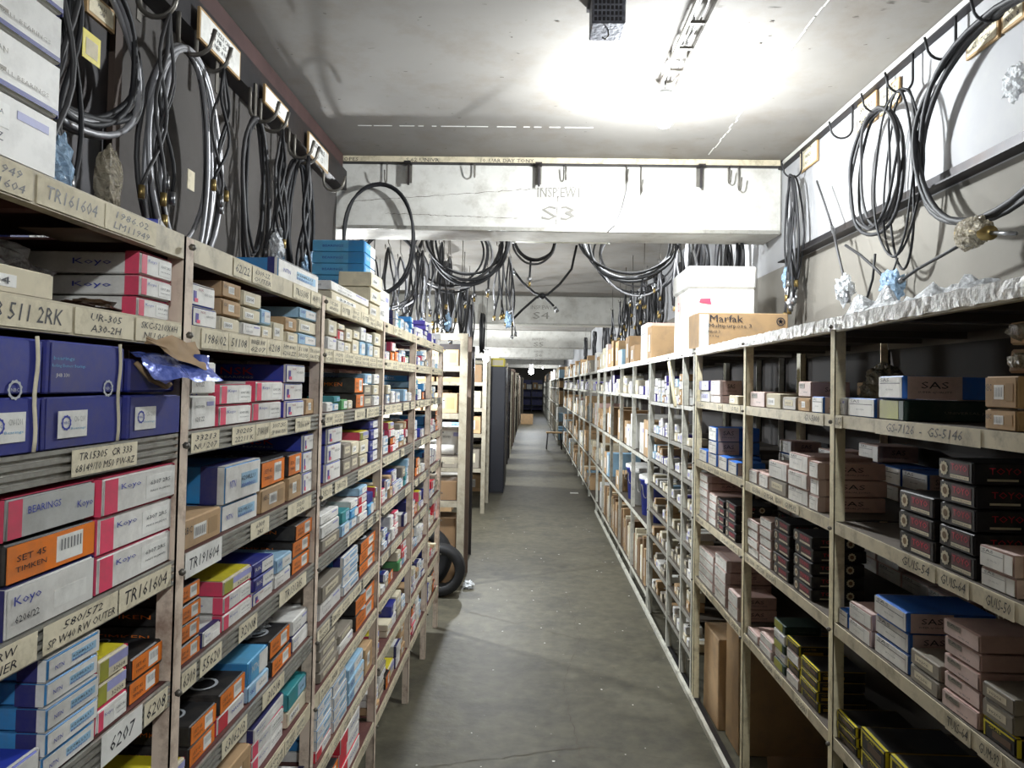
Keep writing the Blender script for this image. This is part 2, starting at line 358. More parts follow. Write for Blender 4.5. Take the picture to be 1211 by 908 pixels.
m.build('bracket', e)
p = onZ(700, 27, 2.84); q = onZ(740, 27, 2.84)
mat('box_mesh', '6b6c74', .6, .4, .4, 60, .4)
e = empty('ceiling_box', (p.x, p.y, 2.84), 'square grey perforated metal box hanging from the ceiling, near the top edge', 'junction box')
m = MB(); m.cbox((p.x, p.y, 2.84), (q.x, p.y+.13, CEIL-.02), .004, 'box_mesh'); m.build('housing', e)
m = MB()
for i in range(7):
    for j in range(5): m.box((p.x+.008+i*(q.x-p.x-.016)/7, p.y-.002, 2.848+j*.02), (p.x+.008+i*(q.x-p.x-.016)/7+.009, p.y, 2.848+j*.02+.012), 'dark_steel')
m.build('grille', e)
m = MB(); m.tube([(p.x+.06, p.y+.05, 2.842), (p.x+.062, p.y+.05, 2.82), (p.x+.05, p.y+.05, 2.808), (p.x+.04, p.y+.05, 2.815)], .003, 'hook_steel', 6); m.build('hook', e)
m = MB(); m.box((p.x-.01, p.y-.01, CEIL-.02), (q.x+.01, p.y+.14, CEIL-.001), 'dark_steel'); m.build('mounting_plate', e)

# ------------------------------------------------------------------ racks
TAGS = ['TR191604', 'TR161604', '580/572', '6207', '6208', '55620', 'TR191604H', '6309-2Z', '6206 ZZ', 'A30-2H', '30205', '33213', 'NU 207', '22211 K', 'UC 205', '51108', '6004', '6203-2RS', '68149/10', '1986.02', '3007 2RS', '62/22', 'TR151305', 'LM11949', 'HM 8041', 'SP W40 RW', 'INNER RW', 'OUTER']
GT = ['GS-7126', 'GS-5146', 'GUIS-54', 'GUIS-64', 'GU-1000', 'GUM-92', 'GS-5001', 'GUT-12', 'ST-1538']
TAGP = {}
def angle(m, x, y, s, z0, z1, mt, w=.03, ydir=1, lean=0):
    m.box((x, y, z0), (x-s*w, y+.0025*ydir, z1), mt); m.box((x, y, z0), (x-s*.0025, y+w*ydir, z1), mt)
def rack(name, s, xf, depth, ys, levels, label, post_m, lip_m, plate_m, tags=None, lip_h=.04, ribbed=(), bay_levels=None, tagp=.9, z_top=None, cat='rack', skip=(), grp=None, seed=1):
    """s=+1: rack right of the aisle, s=-1 left; xf = front plane"""
    rg = random.Random(seed); xb = xf+s*depth
    e = empty(name, (xf, ys[0], 0), label, cat, grp)
    zt = (z_top or max(levels))
    for i, y in enumerate(ys):
        if (i in skip): continue
        for x, ss in ((xf, -s), (xb, s)):
            m = MB(); mm = post_m
            angle(m, x, y-.012, ss, .001, zt-.001, mm)
            for z in (levels if bay_levels is None else levels):
                m.cyl((x+ss*.012, y-.0145, z-.02), (x+ss*.012, y-.010, z-.02), .006, 'hook_steel', 6)
            m.build('post', e)
    for b in range(len(ys)-1):
        y0, y1 = ys[b]+.021, ys[b+1]-.015
        for li, z in enumerate(levels if bay_levels is None else bay_levels.get(b, levels)):
            m = MB(); m.box((xf+s*.006, y0, z-.004), (xb-s*.004, y1, z), plate_m)
            for k in (1, 2): yy = y0+(y1-y0)*k/3; m.box((xf+s*.02, yy-.012, z-.026), (xb-s*.02, yy+.012, z-.004), plate_m)
            m.box((xb-s*.006, y0, z-lip_h), (xb-s*.004, y1, z-.004), plate_m)
            for k in (.42, .8):   # masking tape patches under the shelf
                if s < 0 and rg.random() < .6: yy = y0+(y1-y0)*(k+rg.uniform(-.1, .05)); m.box((xf+s*.03, yy, z-.0275), (xf+s*.16, yy+.1, z-.0262), 'tape')
            sh = m.build('shelf', e)
            m = MB(); ft = lip_m
            if li in ribbed:
                ft = 'lip_metal'; h = lip_h/7
                m.box((xf+s*.006, y0, z-lip_h), (xf+s*.008, y1, z), ft)
                for k in range(4): m.box((xf+s*.001, y0, z-lip_h+(2*k)*h), (xf+s*.006, y1, z-lip_h+(2*k+1)*h), ft)
            else:
                m.box((xf+s*.001, y0, z-lip_h), (xf+s*.004, y1, z), ft); m.box((xf+s*.004, y0, z-lip_h), (xf+s*.02, y1, z-lip_h+.003), ft)
            sub(m, 'front_lip', sh)
            if tags is not None and (s, li, b) in TAGP:
                for (pa, pb, t1, t2, tm) in TAGP[s, li, b]:
                    zz = z-lip_h*.5
                    def yq(px):
                        q = 455
                        for _ in range(6): p = onX(px, q, xf); q = VPY+F*(1.6-zz)/p.y+F*(p.x/p.y)*.0192
                        return p.y
                    ya_, yb_ = max(yq(pa), y0), min(yq(pb), y1); m = MB(); r_ = (0, -s, 0); cy = (ya_+yb_)/2; w = yb_-ya_
                    if w < .02: continue
                    m.slab((xf, ya_+.001 if s < 0 else yb_-.001, z-lip_h*(.94 if tm == 'tag_paper' else 1.05)), r_, (0, 0, 1), w-.002, lip_h*(.86 if tm == 'tag_paper' else (1.1 if s < 0 else 1.0)), .0008, tm); xx = xf-s*.0012
                    if t2: m.text(t1, (xx, cy, z-lip_h*.32), r_, (0, 0, 1), min(w*.8, .012*len(t1)), .010, 'ink', .2); m.text(t2, (xx, cy, z-lip_h*.7), r_, (0, 0, 1), min(w*.9, .012*len(t2)), .010, 'ink', .2)
                    else: m.text(t1, (xx, cy, z-lip_h*.5), r_, (0, 0, 1), min(w*.8, .016*len(t1)), .020, 'ink', .2)
                    sub(m, 'paper_tag', sh)
            elif tags is not None:
                y = y0+rg.uniform(.005, .05); far = MB()
                while y < y1-.05:
                    w = min(rg.uniform(.07, .15), y1-y-.004)
                    if rg.random() < tagp and w > .05:
                        one = s < 0 and b > 3 or (s < 0 and li > 6)
                        m = far if one else MB()
                        r_ = (0, -s, 0); yo = y if s < 0 else y+w; hh = lip_h*.86
                        m.slab((xf, yo, z-lip_h*.94), r_, (0, 0, 1), w, hh, .0008, 'tag_paper')
                        xx = xf-s*.0012; cy = y+w/2
                        if lip_h > .036 and rg.random() < .6:
                            m.text(rg.choice(tags), (xx, cy, z-lip_h*.32), r_, (0, 0, 1), min(w*.8, .085), .010, 'ink', .2)
                            m.text(rg.choice(tags), (xx, cy, z-lip_h*.7), r_, (0, 0, 1), min(w*.85, .095), .010, 'ink', .2)
                        else: m.text(rg.choice(tags), (xx, cy, z-lip_h*.5), r_, (0, 0, 1), min(w*.8, .1), .017, 'ink', .2)
                        if not one: sub(m, 'paper_tag', sh)
                    y += w+rg.choice((.003, .004, .03, .06) if li in ribbed else (.003, .003, .008))
                if far.v: sub(far, 'paper_tags', sh)['kind'] = 'stuff'
    return e
TAGP = {(-1, 1, 0): [(-60, 85, 'HUB 511 2RK', '', 'tag_paper'), (88, 158, 'UR-305', 'A30-2H', 'tag_paper'), (160, 214, 'SKC-5210X8H', 'NU 06063', 'tag_paper')],
 (-1, 2, 0): [(84, 162, 'TR15305  CR 333', '68149/10 M50 PW-RZ', 'tag_paper')],
 (-1, 3, 0): [(-60, 44, 'TT RW', 'INNER', 'tag_paper'), (50, 139, '580/572', 'SP W40 RW OUTER', 'tag_paper'), (140, 202, 'TR161604', '', 'tag_paper')],
 (-1, 3, 1): [(214, 262, 'TR191604', '', 'labelw'), (296, 318, '6309', '2RS', 'tag_paper'), (340, 368, '33213', '30206', 'tag_paper')],
 (-1, 4, 0): [(119, 168, '6207', '', 'labelw'), (170, 198, '6208', '', 'tag_paper')],
 (-1, 4, 1): [(210, 232, '6309', '', 'tag_paper'), (236, 262, '55620', '', 'tag_paper'), (282, 304, '32008', '', 'tag_paper'), (330, 362, 'TR131305', '', 'tag_paper')],
 (1, 1, 1): [(1160, 1035, 'GS-7126  -  GS-5146', '', 'lip_cream'), (996, 984, 'KC-7', '', 'lip_cream')], (1, 2, 1): [(1106, 1062, 'GUIS-54', '', 'lip_cream'), (1146, 1110, 'GUIS-64', '', 'lip_cream'), (1200, 1163, 'GUIS-50', '', 'lip_cream')],
 (1, 1, 2): [(974, 948, 'GU-5000', '', 'lip_cream')], (1, 3, 1): [(1148, 1118, 'TUIS-64', '', 'lip_cream'), (1185, 1156, 'GUM-92', '', 'lip_cream')],
 (-1, 5, 1): [(262, 292, '6306203', '', 'tag_paper'), (310, 336, '30208', '', 'tag_paper')]}
for _k in ('ink', 'labelw'): MATS[_k] = cm(_k)
LZ = [1.84, 1.692, 1.508, 1.298, 1.10, .90, .72, .50, .28]
LX = -.585; LY = [.35, 1.20, 1.99, 2.83, 3.62, 4.20, 4.74]
rack('shelving_rack', -1, LX, .57, LY, LZ, 'long cream slotted-angle rack of nine shelves along the left wall, packed with bearing cartons', 'post_paint', 'lip_cream', 'shelf_maroon', TAGS, .04, ribbed=(2, 3, 4, 5), seed=3)
RX = .855; RY = [.40, 1.25, 2.06, 2.90, 3.75]; RZ = [1.80, 1.532, 1.235, .955, .64]
rack('shelving_rack', 1, RX, .56, RY, RZ, 'cream slotted-angle rack of five shelves along the right wall, nearest the camera', 'post_cream', 'lip_cream', 'shelf_steel', GT, .034, tagp=.55, seed=4)
TZ = [1.80, 1.50, 1.28, 1.10, .93, .75, .57, .39, .21]; TY = [3.80, 4.07, 4.47, 5.17]
rack('shelving_rack', 1, RX, .56, TY, TZ, 'narrow-gapped rack of many shelves just past the nearest right rack', 'post_white', 'lip_metal', 'shelf_steel', None, .022, seed=5)
DY = [5.23, 6.07, 6.9, 7.7, 8.5, 9.3, 10.5, 11.7, 12.8, 14.6, 16.8, 19.0]; DZ = [1.80, 1.54, 1.08, .60, .12]
rack('shelving_rack', 1, RX, .56, DY, DZ, 'long pale rack with five wide-spaced shelves further down the right wall', 'post_white', 'post_white', 'shelf_steel', None, .03, seed=6)
EY = [19.6+k*1.35 for k in range(18)]
rack('shelving_rack', 1, RX-.12, .66, EY, DZ, 'farthest pale rack on the right, running to the end wall', 'post_white', 'post_white', 'shelf_steel', None, .03, seed=7)
m = MB(); m.box((RX+.563, .42, .05), (RX+.566, 9.2, 1.78), mat('shade_sheet', '2b2522', .8, 0, .2, 3)); m.build('back_or_shade_panel', bpy.data.objects['shelving_rack.001'])  # dark sheet added as shade behind the shelves, stops light leaking in
# crinkled clear tape along the right top lip
e = MB(); rg = random.Random(8)
for (ya, yb) in ((.45, 3.74), (3.82, 9.3)):
    n = int((yb-ya)/.02); vs_ = []; fs = []
    for i in range(n+1):
        y = ya+(yb-ya)*i/n
        for (x, z) in ((RX+.05, 1.803), (RX-.003, 1.805), (RX-.004, 1.785), (RX-.003, 1.768)): vs_.append((x+rg.uniform(-.003, .0) , y, z+rg.uniform(0, .004)))
    for i in range(n):
        for k in range(3): fs.append((i*4+k, i*4+k+1, i*4+4+k+1, i*4+4+k))
    e.add(vs_, fs, 'foil')
tag(e.build('foil_strip'), 'crinkled silvery plastic taped along the top edge of the right racks', 'plastic sheet')
# rail on the floor at the right rack's foot
m = MB(); m.box((RX-.02, .6, .002), (RX-.001, 9.2, .03), 'post_white'); struct('baseboard_right', m)
m = MB(); m.box((RX+.004, .6, .002), (RX+.03, 4.6, .02), 'dark_steel'); struct('trim_20', m)
# leaning stay at the right top shelf
m = MB(); a = onX(798, 428, RX+.02); b = onX(806, 481, RX+.02); m.tube([(RX-.016, a.y, a.z-.0), (RX-.016, b.y, b.z)], .010, 'post_cream', 4); tag(m.build('leaning_stay'), 'thin cream strut leaning under the right top shelf near the small white boxes', 'strut')
# ------------------------------------------------------------------ cartons
# front/side: (u0, v0, u1, v1, colour) ; text: (string, u, v, w, h, colour)   u from the aisle end on side faces
ST = {
 'pinkband': dict(d='red-banded white carton', c='white', f=[(0,0,.16,1,'pink'),(.55,.12,.94,.85,'labelw')], s=[(0,0,.09,1,'pink')], ft=[('Koyo',.33,.68,.26,.2,'inkblue'),('6307 2RS',.75,.6,.3,.12,'ink'),('MADE IN JAPAN',.75,.35,.3,.07,'ink')], stx=[('Koyo',.3,.5,.25,.35,'inkblue')], b='carton'),
 'greypink': dict(d='red-cornered grey carton', c='grey', f=[(0,0,.14,1,'pink'),(.14,0,1,1,'lgrey')], s=[(0,0,.1,1,'pink')], ft=[('BEARINGS',.38,.66,.36,.18,'inkblue'),('Koyo',.86,.45,.2,.26,'inkblue')], stx=[('BEARINGS',.35,.5,.3,.25,'inkblue')]),
 'koyow': dict(d='dusty white bearing carton', c='white', f=[(.5,.2,.9,.6,'labelw')], s=[(0,0,.06,1,'navy')], ft=[('Koyo',.2,.7,.28,.24,'inkblue'),('6206/22',.2,.35,.25,.14,'ink')], stx=[('Koyo',.4,.5,.25,.3,'inkblue')]),
 'orange': dict(d='orange-ended black carton', c='black', f=[(0,0,1,1,'orange'),(.52,.12,.84,.88,'labelw')], s=[], ft=[('SET 45',.24,.62,.3,.16,'ink'),('TIMKEN',.24,.35,.32,.13,'ink'),('|||||||',.68,.6,.24,.3,'ink')], stx=[('TIMKEN',.3,.55,.3,.22,'orange')], top='rings'),
 'ntn': dict(d='white-ended blue carton', c='blue', f=[(0,0,1,1,'white'),(.42,.3,.92,.74,'paleb')], s=[(0,0,.04,1,'white'),(.04,0,.14,1,'navy')], ft=[('NTN',.18,.5,.16,.2,'inkblue'),('6208LLU',.62,.58,.4,.13,'ink'),('BEARINGS',.62,.38,.4,.09,'inkblue')], stx=[('NTN',.55,.6,.22,.32,'white'),('BEARINGS',.55,.3,.3,.12,'white')]),
 'nsk': dict(d='purple-marked navy carton', c='royal', f=[(0,0,1,1,'white'),(.08,.15,.2,.7,'purple'),(.12,.12,.26,.32,'pink')], s=[(.0,0,.02,1,'white')], ft=[('NSK',.38,.78,.2,.12,'dred'),('6309 DDU',.7,.6,.36,.12,'ink')], stx=[('NSK',.5,.6,.34,.42,'red'),('BEARINGS',.5,.25,.34,.12,'white')]),
 'bluefoot': dict(d='cream-white carton with blue edge', c='white', f=[(0,0,1,.1,'deepb'),(.1,.3,.5,.36,'dusty')], s=[(0,0,1,.08,'deepb')], ft=[('NACHI JAPAN',.3,.65,.4,.12,'dusty'),('BALL BEARINGS',.65,.3,.45,.08,'dusty')], stx=[]),
 'white': dict(d='plain white labelled carton', c='white', f=[(.12,.45,.55,.85,'labelw'),(.62,.7,.92,.84,'lavender')], s=[], ft=[('6205 ZZ',.32,.3,.35,.13,'ink'),('MADE IN INDIA',.32,.68,.34,.07,'ink')], stx=[('BEARING',.45,.5,.35,.18,'ink')]),
 'cream': dict(d='handwritten cream carton', c='cream', f=[(.1,.2,.6,.7,'labelw')], s=[], ft=[('3304',.35,.45,.35,.25,'ink')], stx=[]),
 'kraft': dict(d='brown kraft carton', c='tan', f=[(.3,.25,.62,.75,'labelw'),(.68,.2,.92,.8,'kraft')], s=[], ft=[('KBC',.15,.65,.2,.22,'ink'),('|||||||',.46,.5,.24,.3,'ink')], stx=[('BEARING',.4,.5,.3,.2,'kraftd')]),
 'paleblue': dict(d='pale blue carton', c='paleb', f=[(.35,.1,.95,.9,'white')], s=[], ft=[('SKF',.18,.6,.24,.25,'inkblue'),('6305',.65,.55,.3,.16,'ink')], stx=[('SKF',.5,.5,.22,.32,'inkblue')]),
 'skyblue': dict(d='sky blue carton', c='sky', f=[(.55,0,1,1,'white'),(0,0,.12,1,'blue')], s=[(0,0,.3,1,'blue')], ft=[('NTN',.32,.6,.3,.3,'white')], stx=[('BEARINGS',.6,.5,.4,.2,'inkblue')]),
 'yellow': dict(d='yellow-topped cream carton', c='cream', f=[(0,0,.3,1,'olive'),(.3,.5,1,1,'lavender')], s=[(0,0,.3,1,'pink')], ft=[('32008',.65,.3,.4,.2,'ink')], stx=[], top='yellow'),
 'navywhite': dict(d='navy blue and white carton', c='deepb', f=[(.4,.0,1,1,'white')], s=[], ft=[('RIK',.2,.6,.28,.28,'white'),('62/28',.7,.5,.4,.16,'ink')], stx=[('RIK',.5,.5,.25,.35,'white')]),
 'blue': dict(d='deep blue carton', c='deepb', f=[], s=[], ft=[], stx=[]),
 'redwhite': dict(d='bright red-ended white carton', c='white', f=[(0,0,.35,1,'red')], s=[(0,0,.18,1,'red')], ft=[('NACHI',.68,.6,.4,.2,'inkblue')], stx=[('NACHI',.6,.5,.3,.25,'inkblue')]),
 'teal': dict(d='teal carton', c='teal', f=[(.5,.1,.95,.9,'paleb')], s=[], ft=[('608',.7,.5,.2,.2,'ink')], stx=[]),
 'green': dict(d='green carton', c='green', f=[(.4,.1,.95,.9,'white')], s=[], ft=[('FAG',.7,.5,.3,.2,'ink')], stx=[]),
 'dusty': dict(d='dust-grey carton', c='dusty', f=[(.15,.3,.8,.8,'cream')], s=[], ft=[('30206',.45,.55,.4,.16,'ink')], stx=[]),
 # right side
 'sas': dict(d='blue-edged white carton', c='sasblue', f=[(.06,0,.94,1,'white'),(.06,.68,.94,.72,'ink')], s=[(.04,.0,.52,1,'pinkpale')], ft=[('SAS',.3,.84,.36,.16,'ink'),('GU-1000',.5,.4,.3,.08,'ink')], stx=[('SAS',.28,.62,.24,.3,'ink'),('SUPER QUALITY',.28,.3,.3,.1,'ink')]),
 'saspink': dict(d='pinkish cream carton', c='pinkish', f=[(0,0,.74,1,'white'),(.02,.72,.72,.76,'grey')], s=[(0,0,.1,1,'pinkpale')], ft=[('SAS',.28,.86,.32,.14,'ink'),('GUM-92',.4,.42,.3,.09,'grey')], stx=[('SAS',.5,.62,.34,.3,'ink'),('UNIVERSAL JOINT',.5,.28,.5,.12,'ink')]),
 'sasold': dict(d='dusty filmed pinkish carton', c='pinkish', f=[(0,.0,1,1,'pinkpale'),(.1,.55,.5,.9,'dusty')], s=[], ft=[('SAS',.3,.78,.36,.16,'ink'),('GUIS-64',.6,.3,.3,.1,'ink')], stx=[('SAS',.5,.5,.3,.3,'ink')]),
 'toyo': dict(d='black carton with red print', c='black', f=[(.36,.1,.92,.28,'cream'),(.36,.34,.92,.92,'maroon')], s=[(.15,.18,.5,.28,'cream')], ft=[('TOYO',.64,.66,.46,.3,'red'),('UNIVERSAL JOINT',.64,.2,.5,.1,'ink')], stx=[('TOYO',.35,.64,.36,.3,'red')], gear=1),
 'gmb': dict(d='black carton with yellow print', c='black', f=[(0,.88,1,1,'yellow'),(0,0,.05,1,'yellow'),(.3,.2,.9,.6,'brown')], s=[(0,.93,1,1,'gold'),(0,0,.04,1,'yellow'),(.1,.15,.55,.45,'gold')], ft=[('GUIS',.4,.75,.4,.14,'yellow')], stx=[('GMB',.25,.72,.3,.2,'gold')]),
 'darkgreen': dict(d='long dark green carton', c='dgreen', f=[(.0,.0,.8,1,'olive')], s=[], ft=[], stx=[('UNIVERSAL JOINT',.6,.4,.5,.16,'dusty')]),
 'kraftslab': dict(d='narrow upright brown carton', c='kraftd', f=[], s=[], ft=[], stx=[]),
 'whitesmall': dict(d='small white box', c='white', f=[(.15,.3,.85,.75,'lavender')], s=[], ft=[('GS',.5,.5,.4,.25,'ink')], stx=[]),
 'purpsmall': dict(d='small white and purple box', c='purple', f=[(.3,0,1,1,'white')], s=[], ft=[('OK',.65,.5,.4,.2,'purple')], stx=[]),
}
def rings(mb, w, d, h):
    for (cx, cy, r) in ((d*.28, -w*.12, w*.24), (d*.12, w*.2, w*.15), (d*.08, -w*.25, w*.11), (d*.2, w*.05, w*.09)):
        n = 18; vs_ = []
        for k in range(n):
            a = 2*math.pi*k/n
            for q in (1, .78): vs_.append((cx+r*q*math.cos(a)*.9, cy+r*q*math.sin(a), h+.0009))
        mb.add(vs_, [(2*k, 2*((k+1) % n), 2*((k+1) % n)+1, 2*k+1) for k in range(n)], 'silver')
GEO = {}
def carton_geo(st, w, d, h, rng, lod):
    """returns (body MB, flap MB) in local coords, +x = the end facing the aisle"""
    S = ST[st]; c = min(.0022, h*.06); body = MB(); j = .0012 if lod == 0 else .0007
    body.cbox((-d/2, -w/2, 0), (d/2, w/2, h), c, S['c'], j, rng)
    e = .0016
    for (u0, v0, u1, v1, k) in S['s']:
        for sy in (-1, 1):
            if sy < 0: body.slab((d/2-u1*d, -w/2-e+.0008, v0*h), (1,0,0), (0,0,1), (u1-u0)*d, (v1-v0)*h, .0008, k)
            else: body.slab((d/2-u0*d, w/2+e-.0008, v0*h), (-1,0,0), (0,0,1), (u1-u0)*d, (v1-v0)*h, .0008, k)
        if u1-u0 < .3: body.slab((d/2-u1*d, -w/2, h+.0008), (1,0,0), (0,1,0), (u1-u0)*d, w, .0008, k)
    if lod < 2:
        for (t, u, v, tw, th, k) in S['stx']:
            body.text(t, (d/2-u*d, -w/2-e-.0004, v*h), (1,0,0), (0,0,1), tw*d, th*h, k)
            body.text(t, (d/2-u*d, w/2+e+.0004, v*h), (-1,0,0), (0,0,1), tw*d, th*h, k)
    if S.get('top') == 'rings' and lod < 2: rings(body, w, d, h+.0012)
    elif S.get('top') and S['top'] != 'rings': body.slab((-d*.1, -w/2+.002, h+.0008), (1,0,0), (0,1,0), d*.58, w-.004, .0008, S['top'])
    # end flap, slightly proud, with its print
    fl = MB() if lod == 0 else body
    x = d/2+j; g = .0012
    fl.slab((x, -w/2+.0025, .002), (0,1,0), (0,0,1), w-.005, h-.004, g, S['f'][0][4] if S['f'] and S['f'][0][:4] == (0,0,1,1) else ('white' if st in ('sas', 'saspink') else S['c']))
    for i, (u0, v0, u1, v1, k) in enumerate(S['f']):
        if (u0, v0, u1, v1) == (0,0,1,1): continue
        fl.slab((x+g+.0001*i, -w/2+.0025+u0*(w-.005), .002+v0*(h-.004)), (0,1,0), (0,0,1), (u1-u0)*(w-.005), (v1-v0)*(h-.004), .0005, k)
    if lod < 2:
        for (t, u, v, tw, th, k) in S['ft']: fl.text(t, (x+g+.0016, -w/2+u*w, v*h), (0,1,0), (0,0,1), tw*w, th*h, k)
    if S.get('gear') and lod < 2:
        r = min(.17*w, .36*h)
        for (cx, cy, rx, ry, nx) in ((x+g+.0012, -w/2+.18*w, (0,1,0), (0,0,1), 0), (d/2-.72*d, -w/2-e-.0003, (1,0,0), (0,0,1), 1), (d/2-.72*d, w/2+e+.0003, (-1,0,0), (0,0,1), 1)):
            o = Vector((cx, cy, h*.52)); rx = Vector(rx); ry = Vector(ry); n = 20
            fl_ = fl if nx == 0 else body
            pts = [o+(rx*math.cos(2*math.pi*k/n)+ry*math.sin(2*math.pi*k/n))*r*(1 if k % 2 else .84) for k in range(n)]
            fl_.add([o]+pts, [(0, 1+k, 1+(k+1) % n) for k in range(n)], 'cream')
            nn = rx.cross(ry)*.0004
            pts = [o+nn+(rx*math.cos(2*math.pi*k/12)+ry*math.sin(2*math.pi*k/12))*r*.5 for k in range(12)]
            fl_.add([o+nn]+pts, [(0, 1+k, 1+(k+1) % 12) for k in range(12)], 'kraftd')
    return body, fl
POOL = {}
NCART = [0]
LEVN_L = ['top', 'second', 'third', 'fourth', 'fifth', 'sixth', 'seventh', 'eighth', 'lowest']
def cname(s, st, h, x, y):
    if s < 0: return 'bearing_box' if h < .034 else ('roller_bearing_carton' if st in ('orange', 'nsk', 'ntn') else 'bearing_carton')
    if y > 5.2: return 'shipping_carton' if h > .14 else 'stock_carton'
    return 'parts_box' if y > 3.76 else 'joint_carton'
def carton(s, x, y, z, w, d, h, st, label, group, lod=1, yaw=0, rng=random):
    rz = yaw+(math.pi if s > 0 else 0); NCART[0] += 1
    key = (st, round(w, 2), round(d, 2), round(h*2, 2), lod, NCART[0] % 2)
    if lod == 0:
        b, f = carton_geo(st, w, d, h, rng, 0)
        e = empty(cname(s, st, h, x, y), (x, y, z), label, 'carton', group, rz)
        b.build('body', e, local=True); f.build('end_flap', e, local=True); return e
    b, f = carton_geo(st, w, d, h, rng, lod)
    o = b.build(cname(s, st, h, x, y), None, (x, y, z), rz); return tag(o, label, 'carton', group)
def lname(s, li, n): 
    nm = ['top', 'second', 'third', 'fourth', 'fifth', 'sixth', 'seventh', 'eighth', 'ninth'][li]
    return nm
def tiername(i, n):
    if n == 1: return ''
    return ' bottom of' if i == 0 else (' top of' if i == n-1 else (' %s-up in' % ORD[i] if n > 3 or i > 1 else ' middle of'))
STK = {}
def stack(s, xf, y0, y1, z, hs, st, where, depth=.22, lod=1, off=.012, rng=None, jx=.006, yawj=.8, yaw=0):
    """one stack of cartons between y0 and y1; hs = list of heights; st = style or list"""
    rng = rng or random.Random(int(y0*1e4)+int(z*1e3)); k = STK[where] = STK.get(where, 0)+1
    w = y1-y0-.004; zz = z+.0008; out = []
    for i, h in enumerate(hs):
        sn = st[i % len(st)] if isinstance(st, (list, tuple)) else st
        x = xf+s*(off+depth/2+rng.uniform(0, jx)); y = (y0+y1)/2
        lab = '%s,%s %s stack, %s' % (ST[sn]['d'], tiername(i, len(hs)), ORD[k-1], where)
        o = carton(s, x, y, zz, w, depth, h-.0022, sn, lab, '%ss on the %s' % (ST[sn]['d'], 'left rack' if s < 0 else 'right rack'), lod, R(rng.uniform(-yawj, yawj))+yaw, rng)
        zz += h+.0014; out.append(o)
    return out
def LYp(px, py=455): return onX(px, py, LX-.012).y
def RYp(px, py=455): return onX(px, py, RX+.012).y
BN = {-1: ['nearest', 'second', 'third', 'fourth', 'fifth', 'sixth'], 1: ['nearest', 'second', 'third', 'fourth']}
def where(s, li, b): return '%s shelf, %s %s bay' % (['top', 'second', 'third', 'fourth', 'fifth', 'sixth', 'seventh', 'eighth', 'ninth'][li], BN[s][b] if b < len(BN[s]) else ORD[b], 'left' if s < 0 else 'right')
def gapz(Z, li): return (Z[li-1]-Z[li]-.045) if li else .3
def L(li, b, px0, px1, hs, st, py=None, depth=.24, lod=None, **k):
    z = LZ[li]; 
    if py is None: py = 455
    # find the row in the picture where this shelf stands at mid span
    def yy(px):
        q = 455
        for _ in range(6):
            p = onX(px, q, LX-.012); q = VPY+F*(1.6-z)/p.y - (p.x/p.y*F)*-.0192 if 0 else VPY+F*(1.6-z-.02)/p.y+F*(p.x/p.y)*.0192
        return p.y
    y0, y1 = max(yy(px0), LY[b]+.02), min(yy(px1), LY[b+1]-.013)
    if y1-y0 < .02: return
    g = gapz(LZ, li); tot = sum(hs)+.0014*len(hs)
    if tot > g: hs = [h*g/tot*.985 for h in hs]
    stack(-1, LX, y0+.001, y1-.001, z, hs, st, where(-1, li, b), depth, (0 if b < 2 else 1) if lod is None else lod, **k)
def Rr(li, b, px0, px1, hs, st, depth=.2, lod=None, **k):
    z = RZ[li]
    def yy(px):
        q = 455
        for _ in range(6):
            p = onX(px, q, RX+.012); q = VPY+F*(1.6-z-.02)/p.y+F*(p.x/p.y)*.0192
        return p.y
    y1, y0 = min(yy(px0), RY[b+2]-.013), max(yy(px1), RY[b+1]+.02)
    if y1-y0 < .02: return
    g = (RZ[li-1]-RZ[li]-.04); tot = sum(hs)+.0014*len(hs)
    if tot > g: hs = [h*g/tot*.985 for h in hs]
    stack(1, RX, y0+.001, y1-.001, z, hs, st, where(1, li, b), depth, (0 if b < 1 else 1) if lod is None else lod, **k)

# ---- left rack, nearest bay (bay 0) and second bay
L(0,0,-90,62,[.075,.065,.06,.055],['white','bluefoot','bluefoot','bluefoot'], off=.004, depth=.2)
L(0,1,330,383,[.05],['ntn'], depth=.17)
L(0,2,392,437,[.03,.03],['cream','white'], depth=.1); 
L(0,2,438,452,[.055,.055,.055],'cream', depth=.12)
L(1,0,-60,68,[.035],['cream'], depth=.09)
L(1,0,163,203,[.033,.033,.038],['pinkband']*3)
L(1,1,226,256,[.036,.04],['nsk','nsk'])
L(1,1,262,285,[.03,.034,.034],['cream','kraft','kraft'])
L(1,1,286,308,[.028,.03,.034],['white','cream','cream'])
L(1,1,309,322,[.03,.036],['cream','paleblue'], depth=.12)
L(1,1,323,337,[.045],['cream'])
L(1,1,338,352,[.028,.034],['cream','kraft'])
L(1,1,353,376,[.03,.036,.03],['paleblue','cream','paleblue'])
for a, b_, hh, s_ in ((387,398,[.04,.05],['white','cream']),(399,407,[.035,.03,.02],['white','redwhite','cream']),(408,416,[.035,.045],['cream','cream']),(417,425,[.05,.03],['cream','cream']),(426,433,[.05,.05],['paleblue','white']),(434,441,[.05,.035],['paleblue','white']),(442,450,[.045,.05],['cream','cream'])): L(1,2,a,b_,hh,s_)
L(2,0,-75,36,[.069,.068],'blue', off=.0, jx=.001, depth=.3)
L(2,0,39,134,[.069,.068],'blue', off=.0, jx=.001, depth=.3)
L(2,0,139,208,[.066],'blue', off=.0, jx=.001, depth=.3)
L(2,1,226,256,[.062,.06],['white','white'])
L(2,1,259,298,[.04,.04],'pinkband')
L(2,1,301,334,[.042,.045],'pinkband')
L(2,1,337,359,[.04,.043,.045],['nsk','nsk','nsk'])
L(2,1,362,374,[.045],['kraft'], depth=.1)
